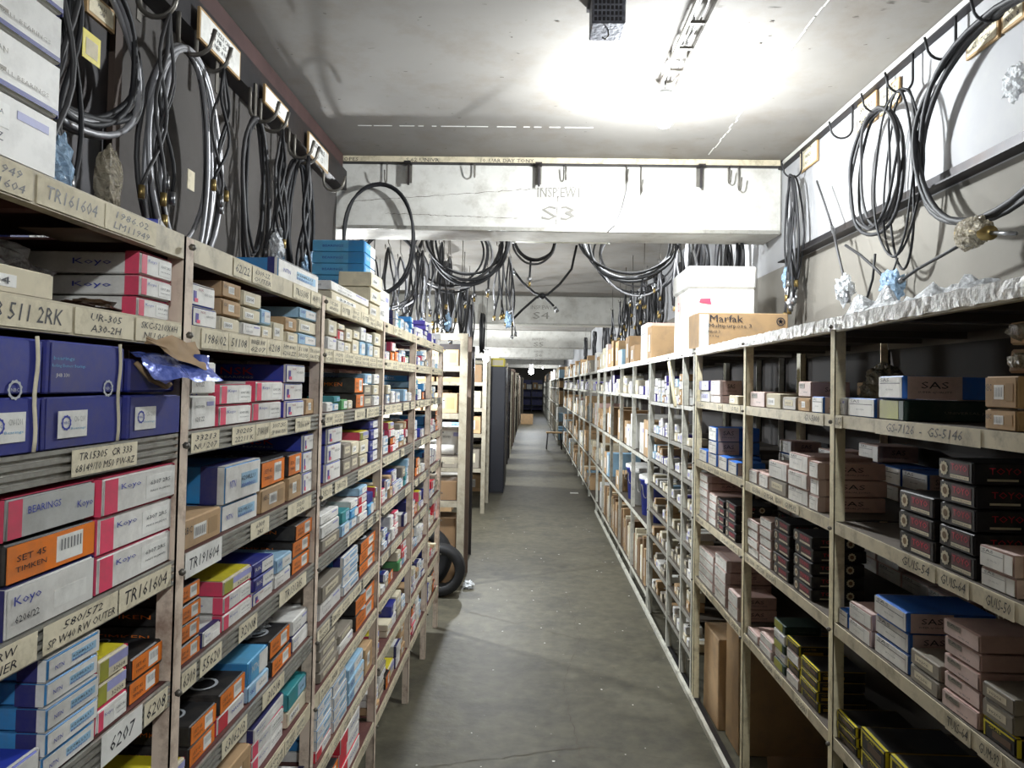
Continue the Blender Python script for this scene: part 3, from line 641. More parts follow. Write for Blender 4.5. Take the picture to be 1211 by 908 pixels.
L(2,2,420,430,[.05,.055],['orange','orange'],depth=.28); L(2,2,431,440,[.04,.04,.04],['dusty','dusty','paleblue']); L(2,2,441,451,[.04,.04,.04],['white','cream','white'])
L(2,2,385,393,[.03],['white'],depth=.08); L(2,2,394,402,[.025,.02],['paleblue','teal'],depth=.08); L(2,2,403,411,[.035],['green'],depth=.1); L(2,2,412,418,[.03],['cream'],depth=.1)
L(3,0,-8,104,[.062,.05,.052],['koyow','orange','greypink'], off=.004, depth=.28)
L(3,0,108,199,[.053,.053,.055],['pinkband','pinkband','pinkband'], off=.004, depth=.22)
L(3,1,212,262,[.055],['kraft'], depth=.3); 
L(3,1,264,306,[.053,.075],['ntn','ntn'], depth=.34)
L(3,1,309,338,[.055,.06],['kraft','orange'], depth=.34); L(3,1,340,356,[.06,.055],['kraft','orange'], depth=.3)
L(3,1,358,374,[.055,.055,.045],['nsk']*3)
L(3,2,386,403,[.057,.057,.05],['nsk']*3, depth=.3)
for a, b_, hh, s_ in ((405,415,[.05,.05],['dusty','dusty']),(416,425,[.05,.045],['dusty','cream']),(426,436,[.04,.05,.03],['cream','cream','yellow']),(437,450,[.04,.04,.04,.03],['navywhite']*4)): L(3,2,a,b_,hh,s_)
L(4,0,43,109,[.029]*5,'ntn', off=.004, depth=.26); L(4,0,-45,38,[.05],'nsk', off=.0, depth=.2)
L(4,0,111,150,[.033]*3,['pinkband','yellow','yellow'], depth=.2)
L(4,0,153,192,[.036,.036],'orange', depth=.22)
L(4,1,211,238,[.033]*4,'orange', depth=.32)
L(4,1,240,262,[.03],['koyow'],depth=.2); L(4,1,264,298,[.033,.034,.03],['pinkband','pinkband','yellow'],depth=.22)
L(4,1,300,324,[.03,.03,.03],['nsk','navywhite','navywhite'],depth=.26); L(4,1,326,345,[.035,.035],['white','paleblue'],depth=.3)
L(4,1,347,371,[.042]*3,'orange',depth=.32)
L(4,2,380,401,[.038,.038,.03],['dusty','white','white'])
for a, b_, hh, s_ in ((403,413,[.04,.04],['paleblue','teal']),(414,423,[.035,.03,.03],['paleblue','skyblue','white']),(424,434,[.03]*4,['white','redwhite','redwhite','paleblue']),(435,442,[.04,.04],['skyblue','blue']),(443,450,[.05,.04],['cream','yellow'])): L(4,2,a,b_,hh,s_)
L(5,1,200,222,[.03],['yellow']); L(5,1,224,256,[.038,.038],'orange'); L(5,1,259,291,[.036,.042],['redwhite','orange']); L(5,1,293,318,[.035,.05],['paleblue','skyblue']); L(5,1,320,344,[.04,.045],['orange','orange']); L(5,1,346,369,[.04,.04],['koyow','white'])
L(5,2,379,404,[.05,.05],['white','dusty']); L(5,2,406,424,[.03]*4,'ntn'); L(5,2,426,446,[.04,.04,.04],['orange','orange','orange'])
L(6,1,240,262,[.05],['dusty']); L(6,1,264,296,[.09],['kraft']); L(6,1,299,336,[.036,.036,.03],['pinkband','pinkband','koyow']); L(6,1,340,368,[.04,.045],['cream','teal'])
L(6,2,378,400,[.03]*4,['dusty']*4); L(6,2,402,418,[.03,.03],['white','dusty']); L(6,2,421,446,[.055,.055],['orange','orange'])
L(7,1,300,330,[.05,.05],['white','koyow']); L(7,1,332,364,[.05],['koyow']); L(7,2,374,392,[.03]*5,['redwhite']+['ntn']*4); L(7,2,394,410,[.035]*4,'ntn'); L(7,2,412,430,[.04]*3,'paleblue'); L(7,2,432,444,[.1],['kraft'])
L(8,2,380,400,[.06,.05],['white','orange']); L(8,2,402,425,[.05]*3,'redwhite')
PALL = ['white']*5+['cream']*4+['paleblue']*3+['kraft']*2+['nsk']*3+['ntn']*3+['orange']*3+['pinkband']*3+['redwhite']*2+['skyblue']*2+['navywhite']*2+['dusty']*3+['teal','green','yellow','koyow','koyow']
def fill(s, xf, li, b, z, gap, y0, y1, pal, seed, wr=(.05,.11), hr=(.025,.06), depth=(.16,.26), lod=1, whr=None, keep=.93, gp=(.002,.012), cap=.95):
    rg = random.Random(seed); y = y0+.01
    while True:
        w = rg.uniform(*wr)
        if y+w > y1-.004: break
        if rg.random() < keep:
            h = rg.uniform(*hr); n = max(1, int(gap*rg.uniform(.4, cap)/(h+.0015)))
            n = min(n, 5)
            if h*n+.002*n > gap*.96: h = gap*.95/n-.002
            st = rg.choice(pal); sts = [st if rg.random() < .7 else rg.choice(pal) for _ in range(n)]
            stack(s, xf, y, y+w, z, [h]*n, sts, whr or where(s, li, b), rg.uniform(*depth), lod, rng=rg, jx=.012, yawj=1.2)
        y += w+rg.uniform(*gp)
for li in range(9):
    for b in range(3, 6):
        if li == 0: g = .13
        else: g = gapz(LZ, li)
        pl = PALL
        if li == 0 and b > 3: pl = ['nsk', 'purpsmall', 'white', 'navywhite']
        if li == 0 and b == 3: pl = ['teal', 'orange', 'skyblue', 'white', 'ntn']
        fill(-1, LX, li, b, LZ[li], g, LY[b]+.02+(.27 if (li, b) == (0, 3) else 0), LY[b+1]-.015, pl, li*10+b, wr=(.055,.12) if li < 5 else (.07,.14))
# dark deep rows behind the front ones (seen over the front stacks)
L(7,0,-60,-20,[.05],['dusty']) if 0 else None

# ---- right rack
Rr(1,0,1164,1204,[.04,.06],['kraft','kraft'],depth=.16); Rr(1,0,1072,1163,[.05],['darkgreen'],depth=.24) if 0 else None
Rr(1,0,1038,1068,[.05,.055],['darkgreen','sas'],depth=.26); Rr(1,0,1001,1034,[.05],['sas'],depth=.14); Rr(1,0,985,999,[.05],['white'],depth=.12)
Rr(1,1,960,974,[.05],['sas'],depth=.12); Rr(1,1,943,958,[.045,.05],['kraft','sasold'],depth=.12); Rr(1,1,925,941,[.045],['dusty'],depth=.12); Rr(1,1,905,923,[.055],['cream'],depth=.12); Rr(1,1,886,903,[.06],['sasold'],depth=.12)
Rr(1,2,862,873,[.04],['cream'],depth=.1); Rr(1,2,840,851,[.035,.07],['saspink','saspink'],depth=.1); Rr(1,2,827,838,[.055,.05],['whitesmall','purpsmall'],depth=.1)
Rr(2,0,1158,1200,[.035,.04],['saspink','saspink'],depth=.14)
Rr(2,0,1110,1153,[.045]*5,'toyo',depth=.17); Rr(2,0,1063,1104,[.045]*3,'toyo',depth=.12)
Rr(2,0,1000,1050,[.05,.05],['saspink','saspink'],depth=.12,off=.2)
Rr(2,1,932,955,[.05,.05,.055],'saspink',depth=.2); Rr(2,1,957,968,[.045,.05,.05],'saspink',depth=.2); Rr(2,1,909,930,[.05,.06],['dusty','saspink'],depth=.12); Rr(2,1,896,907,[.05],['saspink'],depth=.12); Rr(2,1,884,894,[.05],['saspink'],depth=.12)
Rr(2,2,849,859,[.06],['sas'],depth=.15); Rr(2,2,861,871,[.055],['sas'],depth=.12); Rr(2,2,838,847,[.055,.06,.065],['sas']*3,depth=.2); Rr(2,2,827,836,[.06],['sas'],depth=.2)
Rr(3,0,1114,1158,[.035]*5,'sasold',depth=.24); Rr(3,0,1076,1111,[.035,.035],['dusty','dusty'],depth=.2); Rr(3,0,1033,1073,[.046]*3,'sas',depth=.2); Rr(3,0,1004,1030,[.04,.04],'saspink',depth=.15); Rr(3,0,987,1002,[.045],['sas'],depth=.12); Rr(3,0,1160,1200,[.035,.035,.03],['gmb','dusty','dusty'],depth=.2)
Rr(3,1,938,960,[.038]*5,'toyo',depth=.16); Rr(3,1,914,932,[.038]*5,['toyo'],depth=.12); Rr(3,1,898,911,[.033]*5,'saspink',depth=.08); Rr(3,1,884,896,[.033]*4,'saspink',depth=.08)
Rr(3,2,827,836,[.035]*6,'saspink',depth=.2); Rr(3,2,838,846,[.035]*4,'saspink',depth=.15); Rr(3,2,848,856,[.035]*4,'toyo',depth=.15); Rr(3,2,858,870,[.038]*4,'toyo',depth=.15)
Rr(4,0,1052,1098,[.052,.05],'gmb',depth=.2); Rr(4,0,1018,1048,[.045,.05],'gmb',depth=.2); Rr(4,0,985,1012,[.025]*3,'gmb',depth=.16); Rr(4,0,1104,1190,[.03]*3,'gmb',depth=.2)
Rr(4,1,946,966,[.03]*4,'gmb',depth=.14); Rr(4,1,930,944,[.035]*4,['saspink','gmb'],depth=.14); Rr(4,1,915,928,[.032]*5,['darkgreen','white'],depth=.12); Rr(4,1,898,912,[.03]*2,'saspink',depth=.12); Rr(4,1,884,896,[.03],['saspink'],depth=.1)
Rr(4,2,826,842,[.04]*4,'saspink',depth=.18); Rr(4,2,845,858,[.05]*4,'saspink',depth=.2); Rr(4,2,861,872,[.05]*2,'saspink',depth=.16)
# back rows on the right shelves
def backrow(li, b, y0, y1, st, hs, x=.37, dep=.14, wr=.16):
    rg = random.Random(li*7+b); y = y0; n = 0
    while y+wr < y1:
        stack(1, RX, y, y+wr-.006, RZ[li], hs[:rg.randint(1, len(hs))], st, 'back '+where(1, li, b), dep, 1, off=x, rng=rg, jx=.01); y += wr
backrow(1,0,1.3,2.0,['sas','saspink','kraft'],[.06,.05]); backrow(2,0,1.3,2.0,['saspink','sas'],[.05,.05,.06]); backrow(2,1,2.1,2.85,['saspink','sas'],[.05,.06,.06])
backrow(3,0,1.3,2.0,['saspink','toyo','gmb'],[.045,.045,.045]); backrow(3,1,2.1,2.85,['saspink','saspink'],[.05,.05,.05]); backrow(4,0,1.3,2.0,['gmb'],[.03,.03,.03]); backrow(4,1,2.1,2.85,['saspink','gmb'],[.045,.045]); backrow(2,2,2.95,3.7,['sas','saspink'],[.06,.06]); backrow(3,2,2.95,3.7,['toyo','saspink'],[.05,.05,.04]); backrow(1,1,2.1,2.85,['sasold','kraft'],[.05,.05])
# second right rack: small boxes
for li, z in enumerate(TZ[1:], 1):
    for b, (a, c) in enumerate(((3.83, 4.05), (4.09, 4.45), (4.49, 5.15))):
        fill(1, RX, li, b, z, TZ[li-1]-z-.03, a, c, ['whitesmall']*5+['white']*2+['purpsmall']*2+['paleblue','cream','kraft'] if li < 5 else ['dusty','cream','white','kraft','dusty','whitesmall'], 400+li*5+b, wr=(.05,.08), hr=(.04,.06), depth=(.08,.12), lod=2,
             whr='%s shelf, %s narrow-rack bay' % (ORD[li], ORD[b]), keep=.8, cap=.8)
# long right rack: larger cartons
FP = ['kraft']*5+['kraft','cream','white','dusty','saspink','cream','paleblue']
for b in range(len(DY)-1):
    for li in range(0, 5):
        g = (DZ[li-1]-DZ[li]-.04) if li else .36
        big = li in (0, 2, 3, 4)
        if li == 3 and b < 2: continue
        if li == 4 and b < 4:
            fill(1, RX, li, b, DZ[li], g, DY[b]+.02, DY[b+1]-.015, ['kraft', 'kraftslab', 'cream'], 700+li*20+b, wr=(.035, .08), hr=(.26, .36), depth=(.25, .4), lod=2, whr='lowest shelf, %s long-rack bay' % ORD[b], gp=(.002, .02), keep=.95, cap=1)
            continue
        fill(1, RX, li, b, DZ[li], g, DY[b]+.02, DY[b+1]-.015, FP if big else ['white', 'whitesmall', 'cream', 'purpsmall'], 700+li*20+b, wr=(.16,.34) if big else (.09,.16), hr=(.14,.3) if big else (.06,.14), depth=(.25,.4) if big else (.12,.2), lod=2,
             whr='%s shelf, %s long-rack bay' % (['top','second','third','fourth','lowest'][li], ORD[b]), gp=(.01,.05), keep=.9 if li != 4 else .7)
far = MB(); rg = random.Random(99)
for b in range(len(EY)-1):
    for li in range(5):
        g = (DZ[li-1]-DZ[li]-.04) if li else .4; y = EY[b]+.03
        while y < EY[b+1]-.4:
            w = rg.uniform(.3, .42); h = g*rg.uniform(.5, .9)
            if rg.random() < .9: far.cbox((RX-.12+.02+rg.uniform(0, .03), y, DZ[li]+.001), (RX+.3, y+w, DZ[li]+h), .004, rg.choice(['kraft', 'kraft', 'tan', 'cream', 'white', 'dusty', 'paleb']))
            y += w+.02
tag(far.build('distant_cartons'), 'rows of distant brown and pale cartons filling the farthest right rack', 'cartons', kind='stuff')
print('CARTONS', NCART[0])
mat('cabinet_blue', '23242c', .5, .3, .1, 5)
# ------------------------------------------------------------------ racks standing across the room on the left
def cross_rack(ya, yb, xa, levels, label, pm='post_cream', pw=.05, xb=-3.1, seed=1, fillit=True, top=2.0, wh='', plate='shelf_steel', wrx=(.16, .34), pm2=None, back=False, skipf=None):
    rg = random.Random(seed)
    e = empty('cross_rack', (xa, ya, 0), label, 'rack', None)
    n = 3
    for i in range(n):
        x = xa-(xa-xb-pw)*i/(n-1)
        for y in (ya, yb-.04):
            pm_ = pm2 if pm2 and y > ya else pm
            m = MB(); m.box((x-pw, y, .001), (x, y+.004, top), pm_); m.box((x-.004, y+.004, .001), (x, y+.04, top), pm2 or pm); m.build('post', e)
    m = MB(); m.box((xb, ya+.005, top-.055), (xa-pw-.001, ya+.03, top), pm); m.build('top_rail', e)
    if back: m = MB(); m.box((xb+.01, yb-.043, .05), (xa-.02, yb-.041, top-.06), 'cabinet_blue'); m.build('back_or_shade_panel', e)  # added sheet that blocks light between side aisles, sharpens the floor stripes
    for li, z in enumerate(levels):
        m = MB(); m.box((xb+.01, ya+.045, z-.006), (xa-.045, yb-.045, z), plate); sh = m.build('shelf', e)
        m = MB(); m.box((xb, ya+.006, z-.045), (xa-pw-.002, ya+.03, z), pm); sub(m, 'front_lip', sh)
        m = MB(); m.box((xa-.042, ya+.05, z-.045), (xa-.03, yb-.05, z), pm); sub(m, 'side_rail', sh)
    if fillit:
        lv = [top+.0]+list(levels)+[.0]
        for li in range(1, len(lv)):
            z = lv[li]; g = lv[li-1]-z-.06; x = xa-.07; k = 0
            if li == skipf: continue
            while x > (-1.7 if ya < 12 else -1.2):
                w = rg.uniform(*wrx); hh = g*rg.uniform(.35, .9); st = rg.choice(['kraft','kraft','kraftslab','cream','white','dusty','dusty','kraft','ntn'])
                if rg.random() < .85 and g > .08:
                    S = ST[st]; d = min(.4, (yb-ya)-.15); b, f = carton_geo(st, w-.01, d, hh, rg, 1 if ya < 11 else 2)
                    o = b.build('shipping_carton', None, (x-w/2, ya+.06+d/2+rg.uniform(0, .02), z+.0008), -math.pi/2+R(rg.uniform(-2, 2)))
                    k += 1; tag(o, '%s, %s from the aisle, %s shelf, %s' % (S['d'], ORD[k-1], ORD[li-1] if li < len(lv)-1 else 'floor', wh), 'carton', 'cartons on the %s' % wh)
                x -= w+rg.uniform(.01, .05)
    return e
cross_rack(5.72, 6.15, -.51, [1.74, 1.36, 1.01, .66], 'cream steel rack standing across the room just past the left bearing rack, tyres below', 'post_dull', wh='first cross rack', seed=11, pw=.06, top=2.0, pm2='post_brown', skipf=3)
cross_rack(6.38, 6.8, -.535, [1.7, 1.3, .95, .55], 'dull brown steel rack backing onto the first cream cross rack', 'dark_steel', wh='second cross rack', seed=12, pw=.04, top=1.95)
cross_rack(8.9, 9.75, -.55, [1.62, 1.3, .98, .55], 'pale rack across the room behind the low hanging bulb', 'post_dull', wh='third cross rack', seed=13, pw=.05, top=1.98)
k = 0
cross_rack(10.65, 11.47, -.62, [1.6, 1.2, .8, .4], 'dark rack added unseen behind the tall blue-black steel cabinet to block light', 'dark_steel', wh='rack behind the cabinet', seed=44, pw=.035, top=1.85, back=True)  # unseen rack added as a light blocker for the floor stripes
for ya in (12.35, 14.45, 16.55, 18.65, 20.75, 22.85, 24.95, 27.05, 29.8, 32.4, 35.0, 37.6, 40.4):
    cross_rack(ya, ya+1.25, -.44+.0*k, [1.62, 1.25, .9, .5], 'pale steel cross rack, %s one beyond the dark cabinet' % ORD[k], ['post_dull', 'dark_steel', 'post_dull', 'post_brown'][k % 4], wh='%s rack past cabinet' % ORD[k], seed=20+k, pw=.035, top=2.0-.05*(k % 3), xb=-3.4, wrx=(.3, .5), back=True); k += 1
# dark steel cabinet
e = empty('steel_cabinet', (-.58, 10.6, 0), 'tall dark blue-black steel cabinet standing end-on at the left of the aisle', 'cabinet')
m = MB(); m.cbox((-.60, 10.6, .02), (-.38, 11.5, 1.86), .006, 'cabinet_blue'); m.build('body', e)
m = MB(); m.box((-.378, 10.64, .06), (-.372, 11.03, 1.82), 'cabinet_blue'); m.build('door', e)
m = MB(); m.box((-.378, 11.05, .06), (-.372, 11.46, 1.82), 'cabinet_blue'); m.build('door', e)
m = MB(); m.box((-.60, 10.6, .001), (-.38, 11.5, .02), 'dark_steel'); m.build('plinth', e)
m = MB(); m.cbox((-.60, 10.7, 1.861), (-.4, 11.2, 1.99), .005, 'yellow'); m.box((-.58, 10.698, 1.88), (-.42, 10.7, 1.96), 'cream'); tag(m.build('yellow_crate'), 'small yellow and cream crate on top of the dark steel cabinet', 'crate')
# far end rack with cartons
m0 = empty('end_rack', (-.6, 43.2, 0), 'dark blue rack closing the far end of the aisle', 'rack')
for x in (-.6, .05, .7):
    m = MB(); m.box((x-.025, 43.2, .001), (x+.025, 43.25, 2.05), 'cabinet_blue'); m.build('post', m0)
for z in (.35, .85, 1.3): m = MB(); m.box((-.6, 43.2, z), (.7, 43.7, z+.04), 'c_navy' if 0 else 'cabinet_blue'); m.build('shelf', m0)
m = MB(); m.box((-.62, 43.72, .1), (.72, 43.76, 1.9), cm('navy')); m.build('back_or_shade_panel', m0)
for i, (x, w, h, c) in enumerate(((-.45, .3, .35, 'kraft'), (-.1, .32, .28, 'saspink'), (.25, .3, .4, 'kraft'), (.55, .26, .3, 'cream'))):
    b, f = carton_geo(c, w, .35, h, rg, 2); o = b.build('shipping_carton', None, (x, 43.45, 1.341), -math.pi/2); tag(o, ['%s on the end rack' % ST[c]['d'], '%s on the end rack, second from left' % ST[c]['d'], '%s on the end rack, third from left' % ST[c]['d'], '%s on the end rack, far right' % ST[c]['d']][i], 'carton')
# tyres and other things low in the first cross rack
def tyre(x, y, z, r, w, label, grp=None, tilt=None):
    m = MB(); pr = [(r*.62, -w*.35), (r*.66, -w/2), (r*.9, -w/2), (r, -w*.36), (r*.985, -w*.1), (r, 0), (r*.985, w*.1), (r, w*.36), (r*.9, w/2), (r*.66, w/2), (r*.62, w*.35), (r*.64, 0), (r*.62, -w*.35)]
    m.lathe((x, y, z), pr, 'tyre', 32, 'y'); o = m.build('rubber_tyre'); return tag(o, label, 'tyre', grp)
tyre(-.83, 5.62, .245, .24, .13, 'black rubber tyre leaning on the floor under the cream cross rack')
tyre(-.66, 5.62-.19, .20, .19, .12, 'smaller black tyre on the floor at the foot of the cream cross rack post')
m = MB(); a = onY(526, 512, 5.9); m.cyl((-1.0, 5.7+.2, 1.01+.045), (-.62, 5.7+.2, 1.01+.045), .042, 'white', 16); tag(m.build('paper_roll'), 'long white paper roll lying on the cream cross rack, third shelf', 'roll')
# plastic bag at the post foot
m = MB(); m.crumple((-.46, 5.66, .03), .045, .04, .028, 'film_white', 3, .3); tag(m.build('plastic_scrap'), 'crumpled clear plastic scrap on the floor by the cream post', 'litter')
m = MB(); p = onZ(679, 583, .0); m.box((p.x-.06, p.y-.06, .001), (p.x+.06, p.y+.05, .004), 'white'); tag(m.build('paper_scrap'), 'white paper scrap lying flat on the aisle floor', 'litter')
# stool by the right racks far away
p = onZ(655, 531, 0)
e = empty('wooden_stool', (p.x, p.y, 0), 'low dark stool standing in the aisle beside the right racks, far away', 'stool')
m = MB(); m.cbox((p.x-.2, p.y-.15, .40), (p.x+.2, p.y+.15, .43), .006, 'wood'); m.build('seat', e)
for sx in (-1, 1):
    for sy in (-1, 1): m = MB(); m.tube([(p.x+sx*.16, p.y+sy*.12, .399), (p.x+sx*.19, p.y+sy*.14, .001)], .015, 'dark_steel', 6); m.build('leg', e)
p = onZ(616, 501, 0); b, f = carton_geo('kraft', .45, .5, .4, rg, 2); tag(b.build('shipping_carton', None, (p.x+.24, p.y, .001)), 'brown carton alone on the floor at the far left of the aisle', 'carton')
# lighter tools in the low bay: blue pails in the long right rack
for i, (x, y, c) in enumerate(((.99, 5.42, 'royal'), (.99, 5.70, 'royal'), (.99, 6.22, 'lgrey'), (.99, 6.50, 'royal'))):
    e = empty('plastic_pail', (x, y, .602), ['blue pail nearest the front in the long right rack, fourth shelf', 'second blue pail in the long right rack, fourth shelf', 'pale grey pail in the long right rack, fourth shelf', 'blue pail farthest back of the four in the long right rack'][i], 'pail')
    m = MB(); m.lathe((x, y, .602), [(.001, 0), (.10, 0), (.118, .30), (.122, .30), (.122, .27)], cm(c), 26); m.build('body', e)
    m = MB(); m.lathe((x, y, .602), [(.125, .28), (.125, .308), (.11, .312), (.001, .312)], 'white', 26); m.build('lid', e)
    m = MB(); m.tube([(x-.124, y+.1*math.cos(t)*1.2, .602+.25-.08*math.sin(t)) for t in [math.pi*k/10 for k in range(11)]], .003, 'hook_steel', 6); m.build('handle', e)

# ------------------------------------------------------------------ cartons and bags on top of the right rack
def bx(name, x0, y0, z0, w, d, h, c, label, cat='carton', tex=None, extra=None, rz=0):
    m = MB(); e = empty(name, (x0+w/2, y0+d/2, z0), label, cat, None, rz)
    m.cbox((-w/2, -d/2, 0), (w/2, d/2, h), .004, c, .002, rg)
    m.build('body', e, local=True)
    return e
ZT = 1.808
e = bx('polystyrene_box', .895, 4.12, ZT, .37, .42, .36, 'white', 'big white foam box with pink tape marks on top of the right rack', 'box')
m = MB(); m.cbox((-.195, -.22, .3605), (.195, .22, .49), .012, 'white', .003, rg); m.build('lid', e, local=True)
m = MB()
for (x, z, w, h, c) in ((-.13, .27, .07, .035, 'pink'), (-.15, .17, .05, .05, 'pink'), (-.05, .17, .06, .04, 'pink'), (-.172, .02, .015, .33, 'silver')): m.add([(x, -.2135, z+h*.3), (x+w, -.2135, z), (x+w*.9, -.2135, z+h), (x+w*.1, -.2135, z+h*.9)], [(0, 1, 2, 3)], c)
m.text('TP', (.09, -.2135, .12), (1, 0, 0), (0, 0, 1), .17, .17, 'pink')
m.slab((-.187, .1, .01), (0, -1, 0), (0, 0, 1), .07, .34, .002, 'pinkpale'); m.text('Z', (-.1895, .065, .28), (0, -1, 0), (0, 0, 1), .03, .05, 'pink')
m.build('tape_marks', e, local=True)
e = bx('grease_carton', .862, 3.74, ZT, .46, .24, .185, 'kraft', 'brown carton reading Multipurpose, on top of the right rack before the white foam box')
m = MB(); m.text('Marfak', (-.088, -.1235, .154), (1, 0, 0), (0, 0, 1), .17, .036, 'ink'); m.text('Multipurpose 3', (-.068, -.1235, .114), (1, 0, 0), (0, 0, 1), .22, .026, 'ink')
m.text('NLGI 3', (-.15, -.1235, .086), (1, 0, 0), (0, 0, 1), .06, .013, 'ink'); m.text('0.5 kg', (-.15, -.1235, .062), (1, 0, 0), (0, 0, 1), .05, .012, 'ink'); m.text('CALTEX', (.19, -.1235, .10), (1, 0, 0), (0, 0, 1), .036, .009, 'ink')
m.slab((-.228, -.1215, .005), (1, 0, 0), (0, 0, 1), .05, .17, .0015, 'lgrey')
def disc(m, c, r, mt, n=20, r0=0): 
    c = Vector(c); pts = [c+Vector((r*math.cos(2*math.pi*k/n), 0, r*math.sin(2*math.pi*k/n))) for k in range(n)]
    if not r0: m.add(pts, [tuple(range(n))], mt)
    else:
        q = [c+Vector((r0*math.cos(2*math.pi*k/n), 0, r0*math.sin(2*math.pi*k/n))) for k in range(n)]; m.add(pts+q, [(k, (k+1) % n, n+(k+1) % n, n+k) for k in range(n)], mt)
disc(m, (.19, -.1232, .142), .022, 'ink', r0=.017)
for a in range(5):
    t = math.pi/2+a*2*math.pi/5; u = Vector((math.cos(t), 0, math.sin(t))); v = Vector((-math.sin(t), 0, math.cos(t))); c = Vector((.19, -.1232, .142)); m.add([c+u*.017, c+v*.006, c-v*.006], [(0, 1, 2)], 'ink')
m.build('printed_lettering', e, local=True)
m = MB(); m.box((-.225, -.02, .1855), (.228, .03, .187), 'tape'); m.build('sealing_tape', e, local=True)
# big sacks of clear film on the near top shelf
def sheet(x0, y0, x1, y1, z, hmax, film, label, seed, nx=26, ny=40):
    m = MB(); vs_ = []; fs = []
    for i in range(nx+1):
        for j in range(ny+1):
            u, v = i/nx, j/ny; ed = min(u, 1-u, v, 1-v)*5; ed = min(1, ed)
            ex = .03*noise.noise(Vector((u*5, v*5, seed))); p = Vector((x0+(x1-x0)*u+ex, y0+(y1-y0)*v+ex, 0))
            h = abs(noise.noise(Vector((p.x*6, p.y*5, seed))))*1.3+abs(noise.noise(Vector((p.x*18, p.y*15, seed+4))))*.5
            vs_.append((p.x, p.y, z+.002+hmax*h*ed))
    for i in range(nx):
        for j in range(ny): k = i*(ny+1)+j; fs.append((k, k+ny+1, k+ny+2, k+1))
    m.add(vs_, fs, film, True); tag(m.build('plastic_sheet'), label, 'plastic sheet')
sheet(.93, 1.5, 1.38, 2.5, ZT, .13, 'film_white', 'crumpled clear plastic sheeting lying on the right rack top nearest the camera', 5)
sheet(.89, 2.6, 1.3, 3.5, ZT, .035, 'film_white', 'thin clear plastic sheet lying flat on the second bay of the right rack top', 6)
# open-topped scrap on the right shelves
def open_box(x, y, z, w, d, h, c, label, flaps=True, inner='greasy'):
    e = empty('open_carton', (x, y, z), label, 'carton'); t = .004
    m = MB(); m.box((-w/2, -d/2, 0), (w/2, d/2, t), c)
    m.box((-w/2, -d/2, t), (-w/2+t, d/2, h), c); m.box((w/2-t, -d/2, t), (w/2, d/2, h), c); m.box((-w/2+t, -d/2, t), (w/2-t, -d/2+t, h), c); m.box((-w/2+t, d/2-t, t), (w/2-t, d/2, h), c)
    m.build('body', e, local=True)
    if flaps:
        for (p, r, u) in (((-w/2, -d/2, h), (1, 0, 0), (0, -.6, .25)), ((-w/2, d/2, h), (1, 0, 0), (0, .3, .6)), ((-w/2, d/2, h), (0, -1, 0), (-.7, 0, .25))):
            m = MB(); L_ = w if r[0] else d; m.slab(p, r, Vector(u).normalized(), L_, min(w, d)*.4, .003, c); m.build('flap', e, local=True)
    if inner:
        m = MB(); m.crumple((0, 0, h*.62), w*.4, d*.4, h*.5, inner, 9, .3); m.build('contents', e, local=True)
    return e
open_box(1.14, 1.63, RZ[2]+.108, .2, .1, .05, 'saspink' if 0 else 'pinkish', 'open pinkish carton of greasy parts on the right third shelf')
# the floor-level cartons under the right rack
e = bx('shipping_carton', .93, 3.2, .001, .42, .2, .52, 'kraft', 'large brown carton with dark printed marks on the floor under the right rack')
m = MB(); 
for i in range(3): m.slab((.02+i*.05, -.1025, .38), (1, 0, 0), (0, 0, 1), .04, .04, .001, 'ink'); m.text('J', (.04+i*.05, -.104, .4), (1, 0, 0), (0, 0, 1), .015, .025, 'kraft')
m.build('printed_marks', e, local=True)
m = MB(); m.slab((-.21, -.10, .5205), (1, 0, 0), (0, .3, .9), .4, .1, .003, 'kraft'); m.build('flap', e, local=True)
open_box(1.05, 2.69, .001, .24, .2, .12, 'kraftd', 'small battered brown carton on the floor before the large brown one', True, 'greasy')
bx('shipping_carton', .90, 3.43, .001, .3, .27, .42, 'tan', 'plain brown carton on the floor behind the large marked one under the right rack')
bx('shipping_carton', .93, 3.3, .53, .34, .3, .07, 'navy', 'flat navy blue carton lying on the large floor carton under the right rack') if 0 else None
bx('shipping_carton', .98, 2.2, .001, .4, .3, .3, 'kraftd', 'dim brown carton on the floor in the shadow under the right rack')
bx('shipping_carton', 1.0, 1.45, .001, .38, .4, .34, 'kraft', 'shadowed brown carton on the floor nearest the camera under the right rack')
# loose greasy packs in film on the second right shelf
def film_pack(x, y, z, w, d, h, c, label, seed, name='film_pack', film='film_dirty', cat='packet'):
    e = empty(name, (x, y, z), label, cat)
    m = MB(); m.cbox((-w/2*.9, -d/2*.9, .002), (w/2*.9, d/2*.9, h*.85), .004, c, .004, random.Random(seed)); m.build('carton', e, local=True)
    m = MB(); m.crumple((0, 0, h*.5), w*.60, d*.60, h*.50, film, seed, .08, 20, 12, 5); 
    m.v = [(max(-w*.52, min(w*.52, a)), max(-d*.52, min(d*.52, b)), max(.0012, c_)) for a, b, c_ in m.v]; m.build('wrapping', e, local=True); return e
for i in range(2): film_pack(.98, 1.33, RZ[1]+.002+.103+i*.052, .2, .075, .05, 'tan' if i else 'kraftd', ['second lowest film-wrapped brown packet in the pile at the right frame edge', 'topmost film-wrapped brown packet in the pile at the right frame edge'][i], 40+i)
